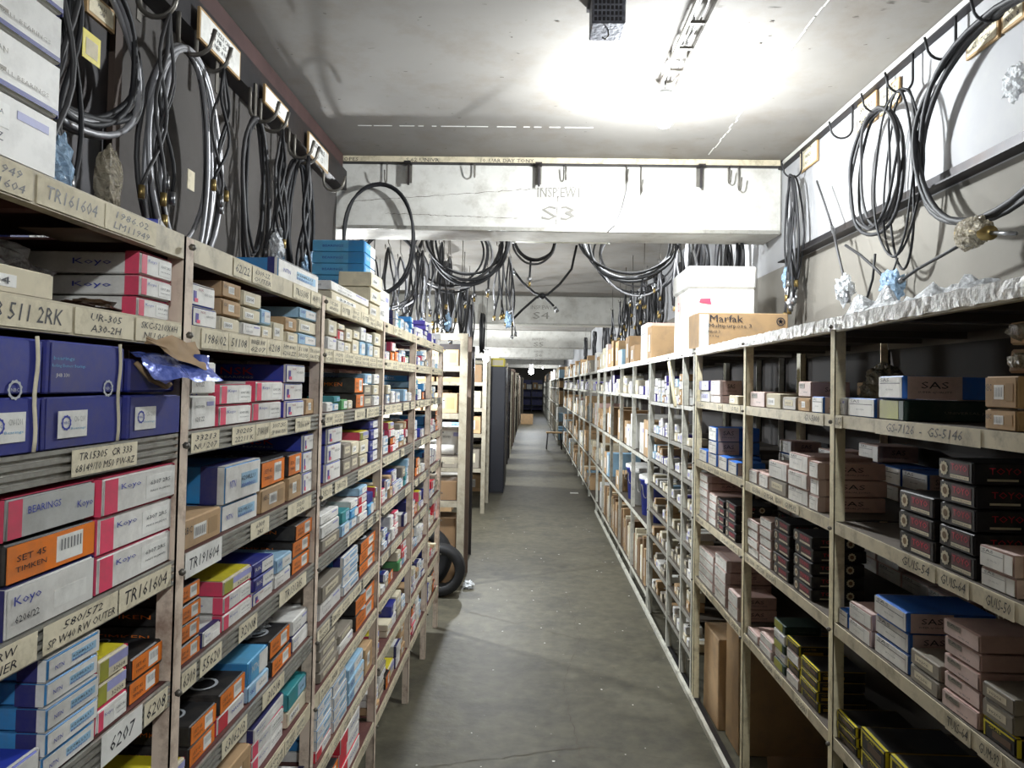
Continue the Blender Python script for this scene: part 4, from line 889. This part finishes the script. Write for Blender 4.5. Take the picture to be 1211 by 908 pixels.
def bag(x, y, z, rx, ry, rz, film, label, seed, inner=None, cat='plastic bag', name='plastic_bag'):
    m = MB(); m.crumple((x, y, z+rz*.8), rx, ry, rz, film, seed, .2, 26, 16, 3.5); m.v = [(a, b, max(z+.001, c_)) for a, b, c_ in m.v]
    if inner is None: return tag(m.build(name), label, cat)
    e = empty(name, (x, y, z), label, cat); m.build('film', e)
    m = MB(); m.lathe((x, y, z+.004), [(rx*.45, 0), (rx*.72, 0), (rx*.75, rz*.9), (rx*.45, rz*.9), (rx*.45, 0)], inner, 26); m.build('contents', e); return e
bag(1.05, 2.42, RZ[1]+.075, .05, .05, .05, 'film_white', 'crumpled translucent bag on the right second shelf, second bay', 3) if 0 else None
bag(1.1, 2.25, RZ[1], .07, .09, .08, 'film_dirty', 'grimy translucent bag at the back of the right second shelf', 4)

# ------------------------------------------------------------------ left rack loose things
bag(-.80, .955, LZ[1], .105, .11, .058, 'film', 'large steel bearing ring wrapped in clear film on the left second shelf', 5, 'fitting', 'bearing', 'wrapped_bearing')
m = MB(); m.crumple((-.66, 1.055, LZ[1]+.012), .035, .05, .010, 'greasy', 2, .3); m.v = [(a, b, max(LZ[1]+.001, c_)) for a, b, c_ in m.v]; tag(m.build('greasy_paper'), 'greasy brown wrapping paper crumpled beside the wrapped steel ring', 'paper')
bag(-.68, 1.775, LZ[1]+.067, .035, .045, .028, 'film_white', 'small clear bag on a kraft box on the left second shelf', 6) if 0 else None
bag(-.69, 2.35, LZ[3]+.104, .05, .06, .024, 'film', 'round clear plastic bag on grey cartons, left fourth shelf, third bay', 7)
bag(-.70, 1.93, LZ[4]+.13 if 0 else LZ[3], .04, .03, .04, 'film_white', 'small clear bag tucked by the post on the left fourth shelf', 8) if 0 else None
bag(-.70, 2.22, LZ[4]+.111, .07, .08, .018, 'film_white', 'silvery clear bag on white cartons, left fifth shelf, third bay', 9)
bag(-.75, 1.74, LZ[5]+.088, .12, .10, .022, 'film', 'flat wrapped steel disc on cartons, left sixth shelf, second bay', 10, 'fitting', 'bearing', 'wrapped_bearing')
bag(-.68, 2.62, LZ[6]+.112, .07, .07, .025, 'film_dirty', 'clear bag lying on orange cartons, left seventh shelf, third bay', 12) if 0 else None
# deep blue cartons: twine-worn seams, white stickers, gear emblem and torn film lid
def on_front(px, py): p = onX(px, py, LX-.0005); return p
def emblem(m, c, r, mt, rx=(0, 1, 0), ry=(0, 0, 1)):
    c = Vector(c); rx = Vector(rx); ry = Vector(ry); n = 22
    a = [c+(rx*math.cos(2*math.pi*k/n)+ry*math.sin(2*math.pi*k/n))*r*(1 if k % 2 else .88) for k in range(n)]
    b = [c+(rx*math.cos(2*math.pi*k/n)+ry*math.sin(2*math.pi*k/n))*r*.68 for k in range(n)]
    m.add(a+b, [(k, (k+1) % n, n+(k+1) % n, n+k) for k in range(n)], mt)
    m.text('NBC', c, rx, ry, r*1.1, r*.34, mt)
xs = LX+.0032
for i, (px, py, kind) in enumerate(((18, 461, 'e'), (85, 437, 't'), (128, 459, 'e'), (8, 506, 's'), (86, 501, 's'), (172, 494, 's'))):
    m = MB(); p = onX(px, py, xs)
    if kind == 'e': emblem(m, p, .012, 'silver')
    if kind == 't':
        m.text('bearings', p+Vector((0, -.015, .013)), (0, 1, 0), (0, 0, 1), .04, .006, 'skyblue' if 0 else 'sky'); m.text('Rolling Element Bearings', p+Vector((0, -.005, .004)), (0, 1, 0), (0, 0, 1), .065, .005, 'sky'); m.text('JHB 330', p+Vector((0, -.017, -.008)), (0, 1, 0), (0, 0, 1), .026, .006, 'white')
    if kind == 's':
        m.slab(p+Vector((0, -.029, -.017)), (0, 1, 0), (0, 0, 1), .058, .034, .0006, 'labelw'); emblem(m, p+Vector((.0012, -.014, .002)), .010, 'inkblue'); m.text('CN-1201', p+Vector((.0012, .012, .006)), (0, 1, 0), (0, 0, 1), .022, .007, 'grey'); m.text('Bearings', p+Vector((.0012, .01, -.006)), (0, 1, 0), (0, 0, 1), .03, .004, 'sky')
    EMB.append((m, p)) if 0 else None
    best = None
    for o in bpy.data.objects:
        if o.get('label', '').startswith('deep blue carton') and o.type == 'EMPTY':
            dd = (Vector((o.location.y, o.location.z+.033))-Vector((p.y, p.z))).length
            if best is None or dd < best[0]: best = (dd, o)
    m.build('printed_sticker' if kind == 's' else 'printed_emblem', best[1])
e = empty('torn_carton', (-.62, 1.135, LZ[2]+.0695), 'torn blue carton half open under glossy silver film, beside the first post', 'carton')
m = MB(); z0 = LZ[2]+.0695; m.cbox((-.86, 1.05, z0), (-.595, 1.185, z0+.05), .003, 'blue' if 0 else 'deepb'); m.build('body', e)
m = MB(); n = 14; vs_ = []; fs = []
for i in range(n+1):
    for j in range(9):
        u, v = i/n, j/8; y = 1.045+.17*u; w_ = noise.noise(Vector((u*4, v*5, 1)))*.008
        x = -.60+.075*v*(.6+.4*u)+w_*.5; x = max(x, -.551) if y > 1.178 else x; z = z0+.062-.042*v**1.6+w_; vs_.append((x, y, z))
for i in range(n):
    for j in range(8): fs.append((i*9+j, i*9+9+j, i*9+10+j, i*9+1+j))
m.add(vs_, fs, 'foil_blue' if 0 else mat('gloss_blue', '5567b8', .18, .3, .1, 30, .6), True)
m.build('lid_flap', e)
m = MB(); m.tube([(-.592, 1.06, z0+.045), (-.58, 1.08, z0+.02), (-.575, 1.12, z0+.008), (-.59, 1.16, z0+.012)], .004, 'kraft', 6); m.build('torn_edge', e)
for i, yy in enumerate((onX(38, 470, LX).y, onX(137, 470, LX).y)):
    m = MB(); m.tube([(LX+.004, yy+.002*math.sin(k), LZ[2]+.002+k*.0136) for k in range(11)], .0022, 'cream', 6); tag(m.build('twine_strip'), ['pale twine hanging between the two nearest blue carton columns', 'pale twine hanging left of the torn blue carton'][i], 'twine')
# hanging kraft paper at the first post
m = MB(); n = 10; vs_ = []; fs = []
for i in range(n+1):
    for j in range(7):
        u, v = i/n, j/6; vs_.append((LX+.010+.022*u*v+noise.noise(Vector((u*5, v*4, 3)))*.006+.008, 1.04+.155*u, LZ[1]-.030-.05*v*(.25+.75*u)+noise.noise(Vector((u*3, v*3, 9)))*.008))
for i in range(n):
    for j in range(6): fs.append((i*7+j, i*7+7+j, i*7+8+j, i*7+1+j))
m.add(vs_, fs, 'kraft', True); tag(m.build('kraft_paper'), 'crumpled brown paper hanging under the second shelf lip at the first post', 'paper')
# things on top of the left rack
def top_box(px0, px1, y_, zs, st, lab, dep=.2, name='bearing_carton'):
    pass
def slabbox(x, y, z, w, d, h, st, label, rz=0):
    b, f = carton_geo(st, w, d, h, rg, 1); return tag(b.build('bearing_carton', None, (x, y, z), rz), label, 'carton')
ZL = LZ[0]+.001
slabbox(-.72, 1.28, ZL, .2, .1, .03, 'nsk', 'low white and lavender carton on the rack top by the first post', R(20))
for i in range(4): slabbox(-.79, 2.975, ZL+.141+i*.0475, .20, .21, .046, 'skyblue', '%s sky blue carton in the blue stack on the left rack top' % ['lowest', 'second lowest', 'second highest', 'topmost'][i])
slabbox(-.77, 2.975, ZL, .21, .3, .139, 'white', 'white carton beneath the blue stack on the left rack top')
for i, (x, y) in enumerate(((-1.02, .95), (-1.04, 1.12), (-1.03, 1.36), (-1.04, 1.5))): slabbox(x, y, ZL, .13, .12, .06, ['navywhite', 'ntn', 'navywhite', 'skyblue'][i], ['navy carton at the back of the left rack top, nearest', 'blue and white carton behind the stack on the left rack top', 'navy and white carton under the silver hoses, left rack top', 'pale blue carton under the silver hoses, left rack top'][i])

# ------------------------------------------------------------------ hook rails, hooks, signs
def hook(m, x, y, z, s, drop=.16, out=.09, curl=.05, mt='hook_steel', ax='x', r=.0055):
    pts = []
    for k in range(5): pts.append((0, z-drop*k/4))
    for k in range(1, 9):
        t = math.pi*k/8*.85; pts.append((curl-curl*math.cos(t), z-drop-curl*math.sin(t)))
    l = pts[-1]; pts.append((l[0]+.012, l[1]+.05))
    P_ = [(x+s*a, y, b) if ax == 'x' else (x, y-a, b) for a, b in pts]
    m.tube(P_, r, mt, 6)
e = empty('hook_rail', (WL, .8, 2.8), 'dark steel channel with hooks along the top of the left wall', 'hook rail')
m = MB(); m.box((WL+.001, .5, 2.86), (WL+.05, 4.24, 2.955), mat('rail_brown', '4a3634', .6, .2, .2, 8)); m.build('upper_channel', e)
m = MB(); m.box((WL+.001, .5, 2.74), (WL+.075, 4.24, 2.855), 'dark_steel'); m.build('lower_channel', e)
LH = [1.32, 1.52, 1.62, 1.95, 2.18, 2.30, 2.75, 2.86, 3.20, 3.28, 3.75]
for y in LH:
    m = MB(); hook(m, WL+.082, y, 2.74, 1, .08, .09, .055, r=.0075); m.build('hook', e)
for i, y in enumerate((1.95, 2.45, 2.8, 3.1)):
    m = MB(); m.box((WL+.078, y, 2.60), (WL+.082, y+.022, 2.78), 'hook_steel'); m.build('strap', e)
def board(pts_px, X, lines, label, s, mt='tag_paper', tilt=0, extra=None):
    P4 = [onX(px, py, X) for px, py in pts_px]
    y0 = min(p.y for p in P4); y1 = max(p.y for p in P4); z0 = P4[2].z; z1 = P4[0].z
    z1 = sum(p.z for p in P4[:2])/2; z0 = sum(p.z for p in P4[2:])/2
    e = empty('wooden_sign', (X, (y0+y1)/2, z0), label, 'sign')
    m = MB(); m.box((X-s*.010, y0, z0), (X-s*.001, y1, z1), 'wood'); m.build('board', e)
    m = MB(); m.box((X-s*.0008, y0+.008, z0+.008), (X, y1-.008, z1-.008), mt); m.build('paper', e)
    m = MB(); n = len(lines); hh = (z1-z0-.03)/n
    for i, t in enumerate(lines): m.text(t, (X+s*.0012, (y0+y1)/2, z1-.015-hh*(i+.5)), (0, s, 0), (0, 0, 1), min((y1-y0)*.85, hh*.62*len(t)*.8), hh*.62, 'ink', .15)
    m.build('lettering', e); return e
XS = WL+.10
board([(240, 10), (285, 62), (282, 93), (236, 45)], XS, ['NOZZLE CAB', '475 FIB 25-279', 'NEF. 8 NO'], 'large wooden sign with handwriting above the silver hoses, left wall', 1, 'labelw')
board([(314, 100), (341, 128), (341, 150), (314, 122)], XS, ['ORG', 'TROOPER', 'GUIDE CAB'], 'middle handwritten sign on the left rail, between two hose bundles', 1, 'labelw')
board([(366, 157), (389, 180), (388, 205), (365, 182)], XS, ['KIT CABLE', 'NO. 12'], 'last wooden sign on the left rail, beside the first beam', 1, 'labelw')
board([(105, 0), (136, 0), (136, 36), (103, 18)], XS-.02, ['PN 32', 'CAB'], 'dim brown tag board high on the left wall above the black coil', 1, 'tag_paper')
e = empty('hook_rail', (WR, .8, 2.9), 'thin dark steel rail with hooks along the top of the right wall', 'hook rail')
m = MB(); m.box((WR-.035, .8, 2.905), (WR-.001, 4.28, 2.912), 'dark_steel'); m.box((WR-.006, .8, 2.912), (WR-.001, 4.28, 2.962), 'beam_paint'); m.build('angle_bar', e)
for y in (2.0, 2.24, 2.5, 2.78, 2.98, 3.3, 3.92):
    m = MB(); hook(m, WR-.03, y, 2.905, -1, .1, .08, .05, 'cable_black', r=.005); m.build('hook', e)
e = empty('wall_rail', (WR, .8, 2.34), 'wide dark steel angle bar crossing the right wall at head height', 'wall rail')
m = MB(); m.box((WR-.06, .8, 2.335), (WR-.001, 4.2, 2.341), 'dark_steel'); m.box((WR-.008, .8, 2.341), (WR-.001, 4.2, 2.395), 'dark_steel'); m.build('angle_bar', e)
XR = WR-.014
for (pp, ln, lb) in (([(946, 175), (964, 163), (966, 188), (947, 206)], ['DOX PAT', 'YAN20', 'NO. 2'], 'small paper sign on the right rail, nearest the beam'),
                     ([(1014, 125), (1036, 106), (1036, 140), (1014, 158)], ['BRAKE', 'MAR 2721'], 'paper sign above the small black coil, right wall'),
                     ([(1040, 110), (1063, 90), (1063, 120), (1043, 136)], ['ACC 77', 'LOW'], 'paper sign just right of the small coil sign, right wall'),
                     ([(1142, 40), (1178, 12), (1180, 45), (1143, 70)], ['HINO EH700', 'CLUTCH'], 'paper sign above the large black coil, right wall'),
                     ([(1184, 8), (1211, -10), (1211, 20), (1190, 35)], ['CAB', 'NO. 8'], 'paper sign at the top right corner, right wall')):
    board(pp, XR, ln, lb, -1, 'tag_paper')
# first beam: label rail and hooks
e = empty('hook_rail', (0, 4.28, 2.95), 'cream angle iron with pencilled sizes along the top of the first beam', 'hook rail')
m = MB(); m.box((-1.18, 4.286, 2.925), (1.46, 4.299, 2.966), 'lip_cream'); m.box((-1.18, 4.262, 2.918), (1.46, 4.299, 2.924), 'dark_steel'); m.build('angle_bar', e)
m = MB()
for px, t in ((500, 'S.62 UNIVR'), (600, '10. UAR DAY TONY'), (410, 'S ROPES')): p = onY(px, 186, 4.285); m.text(t, (p.x, 4.2855, 2.945), (1, 0, 0), (0, 0, 1), .02*len(t), .022, 'ink')
m.build('lettering', e)
for px, dr in ((458, .10), (562, .06), (669, .07), (741, .08), (758, .14), (861, .08), (873, .12)):
    x = onY(px, 200, 4.28).x; m = MB(); hook(m, x, 4.27, 2.92, 1, dr, .06, .03, ax='y', r=.0045); m.build('hook', e)
for px in (484, 637, 827):
    x = onY(px, 200, 4.28).x; m = MB(); m.box((x-.018, 4.272, 2.80), (x+.018, 4.28, 2.918), 'hook_steel'); m.box((x-.02, 4.20, 2.905), (x+.02, 4.272, 2.913), 'dark_steel'); m.box((x-.003, 4.235, 2.78), (x+.009, 4.25, 2.90), 'dark_steel'); m.build('flat_bracket', e)
# loose wire on the first beam
m = MB(); pp = [(743, 200), (741, 225), (736, 245), (728, 265), (718, 274)]; m.tube([onY(a, b, 4.26) for a, b in pp], .0025, 'cable_grey', 6); tag(m.build('loose_wire'), 'thin wire hanging down the white face of the first beam', 'wire')

# ------------------------------------------------------------------ cables
def loop_pts(hx, rx, rz, ph=0, wob=.01, seed=0, n=40, a0=0, a1=2*math.pi, plane='yz', tw=.02):
    out = []
    for k in range(n+1):
        t = a0+(a1-a0)*k/n
        u = rx*math.sin(t)*(1+.06*math.sin(2*t+seed)); v = -rz*(1-math.cos(t))
        w = tw*math.sin(t*1.0+seed*2.1)+wob*noise.noise(Vector((t, seed*3.1, 0)))
        u += wob*noise.noise(Vector((t*1.3, seed*1.7, 5)))
        out.append(Vector((hx.x+w, hx.y+u, hx.z+v)) if plane == 'yz' else Vector((hx.x+u, hx.y+w, hx.z+v)))
    return out
def hanger(e, h):
    m = MB(); m.tube([(h[0], h[1], CEIL-.003), (h[0], h[1], h[2]+.03), (h[0]+.02, h[1], h[2]-.012), (h[0]-.02, h[1], h[2]-.01), (h[0]-.022, h[1], h[2]+.02)], .004, 'hook_steel', 6); m.build('hanger', e)
def coil(h, rx, rz, n, r, mats_, label, seed=0, plane='yz', var=.06, ends=2, tie=False, tw=.02, wob=.012, cat='cable coil', grp=None, drop=.12, name='cable_coil', hang=False):
    rg = random.Random(seed); e = empty(name, tuple(h), label, cat, grp)
    if hang: hanger(e, h)
    for i in range(n):
        m = MB(); k = 1+rg.uniform(-var, var); hh = Vector(h)+Vector((rg.uniform(-.012, .012), rg.uniform(-.012, .012), rg.uniform(-.01, 0)))
        mt = mats_[i % len(mats_)]; m.tube(loop_pts(hh, rx*k, rz*(1+rg.uniform(-var, var)*.6), seed=seed+i*.9, plane=plane, tw=tw, wob=wob)[:-1], r*rg.uniform(.85, 1.1), mt, 7, closed=True); m.build('cable', e)
    for i in range(ends):
        m = MB(); t = math.pi+rg.uniform(-.7, .7); p = loop_pts(Vector(h), rx, rz, seed=seed, plane=plane, n=40)[int(t/(2*math.pi)*40)]
        q = p+Vector((rg.uniform(-.02, .02), rg.uniform(-.05, .05), -drop*rg.uniform(.6, 1.2))); m.tube([p, (p+q)/2+Vector((0, .01, 0)), q], r*.8, mats_[0], 6)
        m.tube([q, q-Vector((0, 0, .03))], r*1.7, 'fitting', 8); m.tube([q-Vector((0, 0, .03)), q-Vector((0, 0, .06))], r*.9, 'brass', 8); m.build('end_fitting', e)
    if tie:
        m = MB(); p = Vector(h)+Vector((0, 0, -rz*.15)); m.tube([p+Vector((.02*math.cos(a), .03*math.sin(a), 0)) for a in [k*math.pi/5 for k in range(10)]], .003, 'white', 5, closed=True); m.build('tie', e)
    return e
def strands(h, n, L_, r, mats_, label, seed=0, spread=.06, wraps=0, cat='cable bundle', grp=None, plane='yz', hang=False):
    rg = random.Random(seed); e = empty('cable_bundle', tuple(h), label, cat, grp)
    if hang: hanger(e, h)
    for i in range(n):
        m = MB(); a, b, l = rg.uniform(-spread, spread), rg.uniform(-spread, spread), L_*rg.uniform(.7, 1.05)
        pts = [Vector(h)+Vector((b*.3*s_**.6 if plane == 'yz' else a*(s_**.6), a*(s_**.6) if plane == 'yz' else b*.3*s_**.6, -l*s_+.0))+Vector((.018*s_*math.sin(s_*6+i*2.3), .028*min(1, s_*3)*math.sin(s_*7+i*1.7), 0)) for s_ in [k/12 for k in range(13)]]
        m.tube(pts, r, mats_[i % len(mats_)], 6); q = pts[-1]; m.tube([q, q-Vector((0, 0, .035))], r*1.7, 'fitting' if i % 2 else 'brass', 7); m.build('cable', e)
    for i in range(wraps):
        m = MB(); c = Vector(h)+Vector((0, rg.uniform(-spread, spread), -L_*rg.uniform(.75, .95))); m.crumple(c, .03, .035, .07, 'film_white' if i % 2 else 'film_blue', seed+i, .25); m.build('plastic_wrap', e)
    return e
BK, GY, DT = 'cable_black', 'cable_grey', 'cable_dirty'
e = empty('shade_board', (WL+.002, .5, 1.9), 'added dark board shading the left wall behind the upper left hose coil', 'board')  # added dark board, stands in for the deep shade on this wall
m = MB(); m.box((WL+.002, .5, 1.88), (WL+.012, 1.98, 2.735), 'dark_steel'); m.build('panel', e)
for y in (.9, 1.4, 1.94): m = MB(); m.box((WL+.012, y, 1.88), (WL+.03, y+.035, 2.735), mat('shade_batten', '4a3c34', .7)); m.build('batten', e)
def pt(px, py, X): return onX(px, py, X)
# left wall
coilA = coil(Vector((-1.085, 1.62, 2.63)), .30, .21, 6, .0085, [BK, GY, BK, DT, GY, BK], 'large coil of black and braided silver hoses hanging at the upper left corner', 1, var=.12, tie=False, tw=.006, wob=.010)
coil(Vector((-1.085, 1.32, 2.62)), .26, .24, 3, .006, [BK], 'thin black cable coil cut off by the left edge of the picture', 3, tw=.006, wob=.010)
coilB = coil(Vector((-1.085, 2.19, 2.625)), .19, .34, 10, .008, [GY, GY, BK, GY, DT], 'bundle of long silver and black hoses hanging under the large wooden sign', 4, var=.24, ends=4, drop=.1, tw=.006, wob=.010)
strands(Vector((-1.025, 2.30, 2.615)), 4, .45, .005, [BK, DT], 'black hose ends with brass unions inside the silver bundle', 6, .04)
coil(Vector((-1.085, 2.75, 2.62)), .13, .29, 5, .007, [DT, BK], 'dusty black hose bundle under the middle sign', 7, var=.2, ends=2, tw=.006, wob=.010)
strands(Vector((-1.025, 2.86, 2.615)), 6, .62, .006, [BK, BK, DT], 'straight black cables with plastic-wrapped ends under the middle sign', 8, .08, wraps=2)
coil(Vector((-1.085, 3.28, 2.62)), .15, .31, 9, .008, [BK, DT, BK], 'thick dark bundle of grimy cables hanging next to the last left sign', 9, var=.22, ends=2, tw=.006, wob=.010)
strands(Vector((-1.025, 3.2, 2.615)), 6, .6, .008, [DT, BK], 'straight grimy cables hanging in front of the thick dark bundle', 10, .09, wraps=1)
strands(Vector((-1.025, 1.95, 2.615)), 5, .55, .005, [DT, BK], 'thin dangling cables left of the silver hose bundle', 11, .1)
strands(Vector((-1.025, 1.52, 2.615)), 7, .62, .006, [DT, BK], 'short dangling cables below the upper left coil', 12, .12, wraps=1)
m = MB(); m.crumple((-1.05, 1.73, 2.08), .025, .04, .09, 'film_dirty', 4, .12); tag(m.build('wrapped_fitting'), 'grimy film-wrapped fitting hanging behind the silver hoses', 'fitting')
for i, (px, py, X) in enumerate(((432, 232, -.98), (213, 212, -1.0))[1:]): 
    p = onX(px, py, X); m = MB(); m.box((X+.03, p.y-.02, p.z-.03), (X+.032, p.y+.02, p.z+.025), 'tag_paper'); m.build('paper_tag', coilB)
p = onX(108, 57, -.93); m = MB(); m.box((p.x, p.y-.03, p.z-.03), (p.x+.001, p.y+.03, p.z+.03), 'yellow'); m.box((p.x+.001, p.y-.02, p.z-.02), (p.x+.0016, p.y+.02, p.z+.015), 'cream'); m.build('yellow_tag', coilA)
# ring on the first beam
c = onY(447, 216, 4.2); coil(Vector((c.x, 4.22, c.z)), .215, .325, 2, .008, [BK], 'single large black cable ring hanging from the first beam', 20, plane='xz', var=.02, ends=0, wob=.004)
# clusters beyond the first beam, left of centre
rgc = random.Random(77)
for i, (px, py, y, rx, rz, n, lab) in enumerate((
    (555, 235, 5.0, .27, .28, 6, 'bundle of wide black loops hanging below the first beam, left of centre'),
    (535, 262, 5.6, .30, .27, 4, 'black loops behind the wide bundle, left of centre'),
    (460, 275, 5.3, .26, .30, 5, 'black loops seen through the large single ring'),
    (745, 235, 5.0, .30, .28, 5, 'bundle of wide black loops below the first beam, right of centre'),
    (755, 262, 6.2, .33, .30, 4, 'black loops behind the right hanging bundle'),
    (632, 262, 4.9, .13, .135, 3, 'small black loop hanging below the middle of the first beam'))):
    p = onY(px, py, y); coil(Vector((p.x, y, p.z)), rx, rz, n, .009, [BK, BK, DT, 'cable_grey'], lab, 30+i, plane='xz', var=.14, ends=2 if i != 5 else 1, tw=.03, hang=True)
# knotted cable hanging from mid span, with an X of two ends
m = MB(); e = empty('knotted_cable', tuple(onY(640, 350, 7.0)), 'knotted black cable with crossing ends hanging above the aisle', 'cable')
for pp in ([(606, 318), (618, 334), (632, 346), (645, 352), (655, 362)], [(682, 290), (676, 318), (662, 336), (648, 348), (634, 352), (618, 366), (604, 380)]):
    m = MB(); m.tube([onY(a, b, 7.0) for a, b in pp], .012, BK, 7); m.build('cable', e)
for a, b in ((604, 380), (656, 363), (606, 318)):
    p = onY(a, b, 7.0); m = MB(); m.cyl(p, p+Vector((.03, 0, -.05)), .018, 'fitting', 8); m.build('end_fitting', e)
p = onY(641, 350, 6.99); m = MB(); m.lathe(p, [(.012, -.03), (.03, -.02), (.034, 0), (.03, .02), (.012, .03)], BK, 12); m.build('knot', e)
for i, (px, py, y) in enumerate(((418, 285, 5.0), (438, 300, 5.2), (470, 300, 5.6), (497, 292, 5.0), (508, 300, 5.6), (520, 282, 5.0), (530, 300, 6.0), (545, 330, 6.4), (590, 285, 5.2), (602, 300, 6.0), (410, 280, 4.9), (425, 290, 5.5), (455, 288, 4.9), (484, 300, 5.3))):
    p = onY(px, py, y); p.z = min(max(p.z, 2.5), 2.85)
    strands(Vector((p.x, y+.13, p.z)), 5, .5+.25*rgc.random(), .007, [BK, DT, BK, GY], 'dangling black cable strands, %s from the left beyond the first beam' % ORD[sorted([418,438,470,497,508,520,530,545,590,602,410,425,455,484]).index(px)], 60+i, .09, wraps=i % 3 == 0, plane='xz', grp='cable strands beyond the first beam', hang=True)
k = 0
for i, y in enumerate((4.75, 5.1, 5.5, 6.0, 6.6, 7.3, 8.1, 9.0, 10.0, 11.8, 13.2, 15, 17)):
    coil(Vector((1.31+.04*math.sin(i*2), y, 2.74)), .16 if i < 5 else .2, .25, 5, .010, [BK, DT], 'black cable coil above the right rack cartons, %s past the first beam' % ORD[i], 100+i, var=.2, ends=1, grp='black coils along the right wall', hang=True)
    if i < 9: strands(Vector((1.08+.05*math.sin(i), y+.15, 2.68)), 5, .44, .008, [BK, GY, DT], 'dangling cables beside the %s right coil past the first beam' % ORD[i], 130+i, .1, grp='dangling cables along the right wall', hang=True)
for i, y in enumerate((6.0, 6.7, 7.4, 8.3, 9.3, 10.4)):
    coil(Vector((-.75-.05*math.sin(i*2), y, 2.62)), .25, .26, 5, .011, [BK, DT], 'black cable coil above the left cross racks, %s from the first beam' % ORD[i], 160+i, var=.2, ends=1, grp='black coils above the cross racks', hang=True)
# right wall coils
coil(Vector((1.40, 2.24, 2.775)), .43, .31, 4, .0095, [BK], 'very large black cable coil on the right wall, top right corner', 201, var=.035, ends=0, wob=.01)
coil(Vector((1.40, 2.98, 2.765)), .19, .25, 4, .007, [BK, DT], 'smaller black cable coil on the right wall under two paper signs', 202, var=.1, ends=0)
coil(Vector((1.40, 2.78, 2.765)), .13, .33, 3, .005, [BK], 'thin cable loop hanging between the two right wall coils', 203, var=.12, ends=1)
strands(Vector((1.40, 3.92, 2.765)), 8, .72, .007, [BK, GY, DT], 'narrow bundle of straight cables hanging near the first beam, right wall', 204, .07, wraps=2)
coil(Vector((1.40, 3.91, 2.765)), .07, .30, 3, .006, [BK], 'long thin loops hanging with the narrow bundle near the beam', 205, var=.2, ends=1)
def end_cable(pts_px, X, r, mt, label, wrap=None, wm='film_white', seed=1, cat='cable'):
    P_ = [onX(a, b, X) for a, b in pts_px]; e = empty('control_cable', tuple(P_[0]), label, cat); m = MB(); m.tube(P_, r, mt, 7); m.build('cable', e)
    for q, dr in ((P_[-1], P_[-1]-P_[-2]),): m = MB(); dr = dr.normalized()*.05; m.cyl(q, q+dr, r*1.8, 'fitting', 8); m.build('end_fitting', e)
    if wrap:
        p = onX(wrap[0], wrap[1], X); m = MB(); m.crumple(p, .035, wrap[2], wrap[3], wm, seed, .28, 24, 16, 3); m.build('plastic_wrap', e)
    return e
end_cable([(985, 270), (990, 295), (996, 320), (1001, 345)], 1.37, .006, 'cable_dirty', 'cable end in white plastic hanging left of the blue-wrapped one', (999, 342, .028, .06), 'film_white', 2)
end_cable([(1000, 290), (1018, 302), (1034, 316), (1050, 332)], 1.37, .006, BK, 'cable end wrapped in blue-tinted plastic above the right rack', (1056, 338, .055, .055), 'film_blue', 3)
end_cable([(1142, 286), (1112, 303), (1085, 318), (1068, 330)], 1.37, .006, BK, 'stiff black cable end slanting down from the film-wrapped fitting')
end_cable([(1035, 300), (1032, 330), (1026, 350), (1021, 366)], 1.37, .005, BK, 'thin black cable end hanging straight between the wrapped ends')
end_cable([(966, 214), (975, 240), (984, 268)], 1.39, .005, 'cable_dirty', 'short grey cable end crossing the smaller right wall coil')
p = onX(1150, 275, 1.36); e = empty('wrapped_fitting', tuple(p), 'grimy film-wrapped fitting tied on the very large right wall coil', 'fitting')
m = MB(); m.crumple(p, .035, .075, .05, 'film_dirty', 8, .14, 30, 20, 3); m.build('plastic_wrap', e); m = MB(); m.cyl(p+Vector((0, .06, .01)), p+Vector((0, -.09, -.02)), .022, 'brass', 14); m.build('body', e)
m = MB(); m.cyl(p+Vector((0, -.09, -.02)), p+Vector((0, -.2, -.045)), .006, 'fitting', 8); m.build('spindle', e)
m = MB(); p = onX(1200, 85, 1.38); m.crumple(p-Vector((0, 0, .03)), .02, .045, .05, 'film_white', 11, .25); tag(m.build('plastic_wrap'), 'white plastic-wrapped cable end at the right edge of the picture', 'plastic wrap')
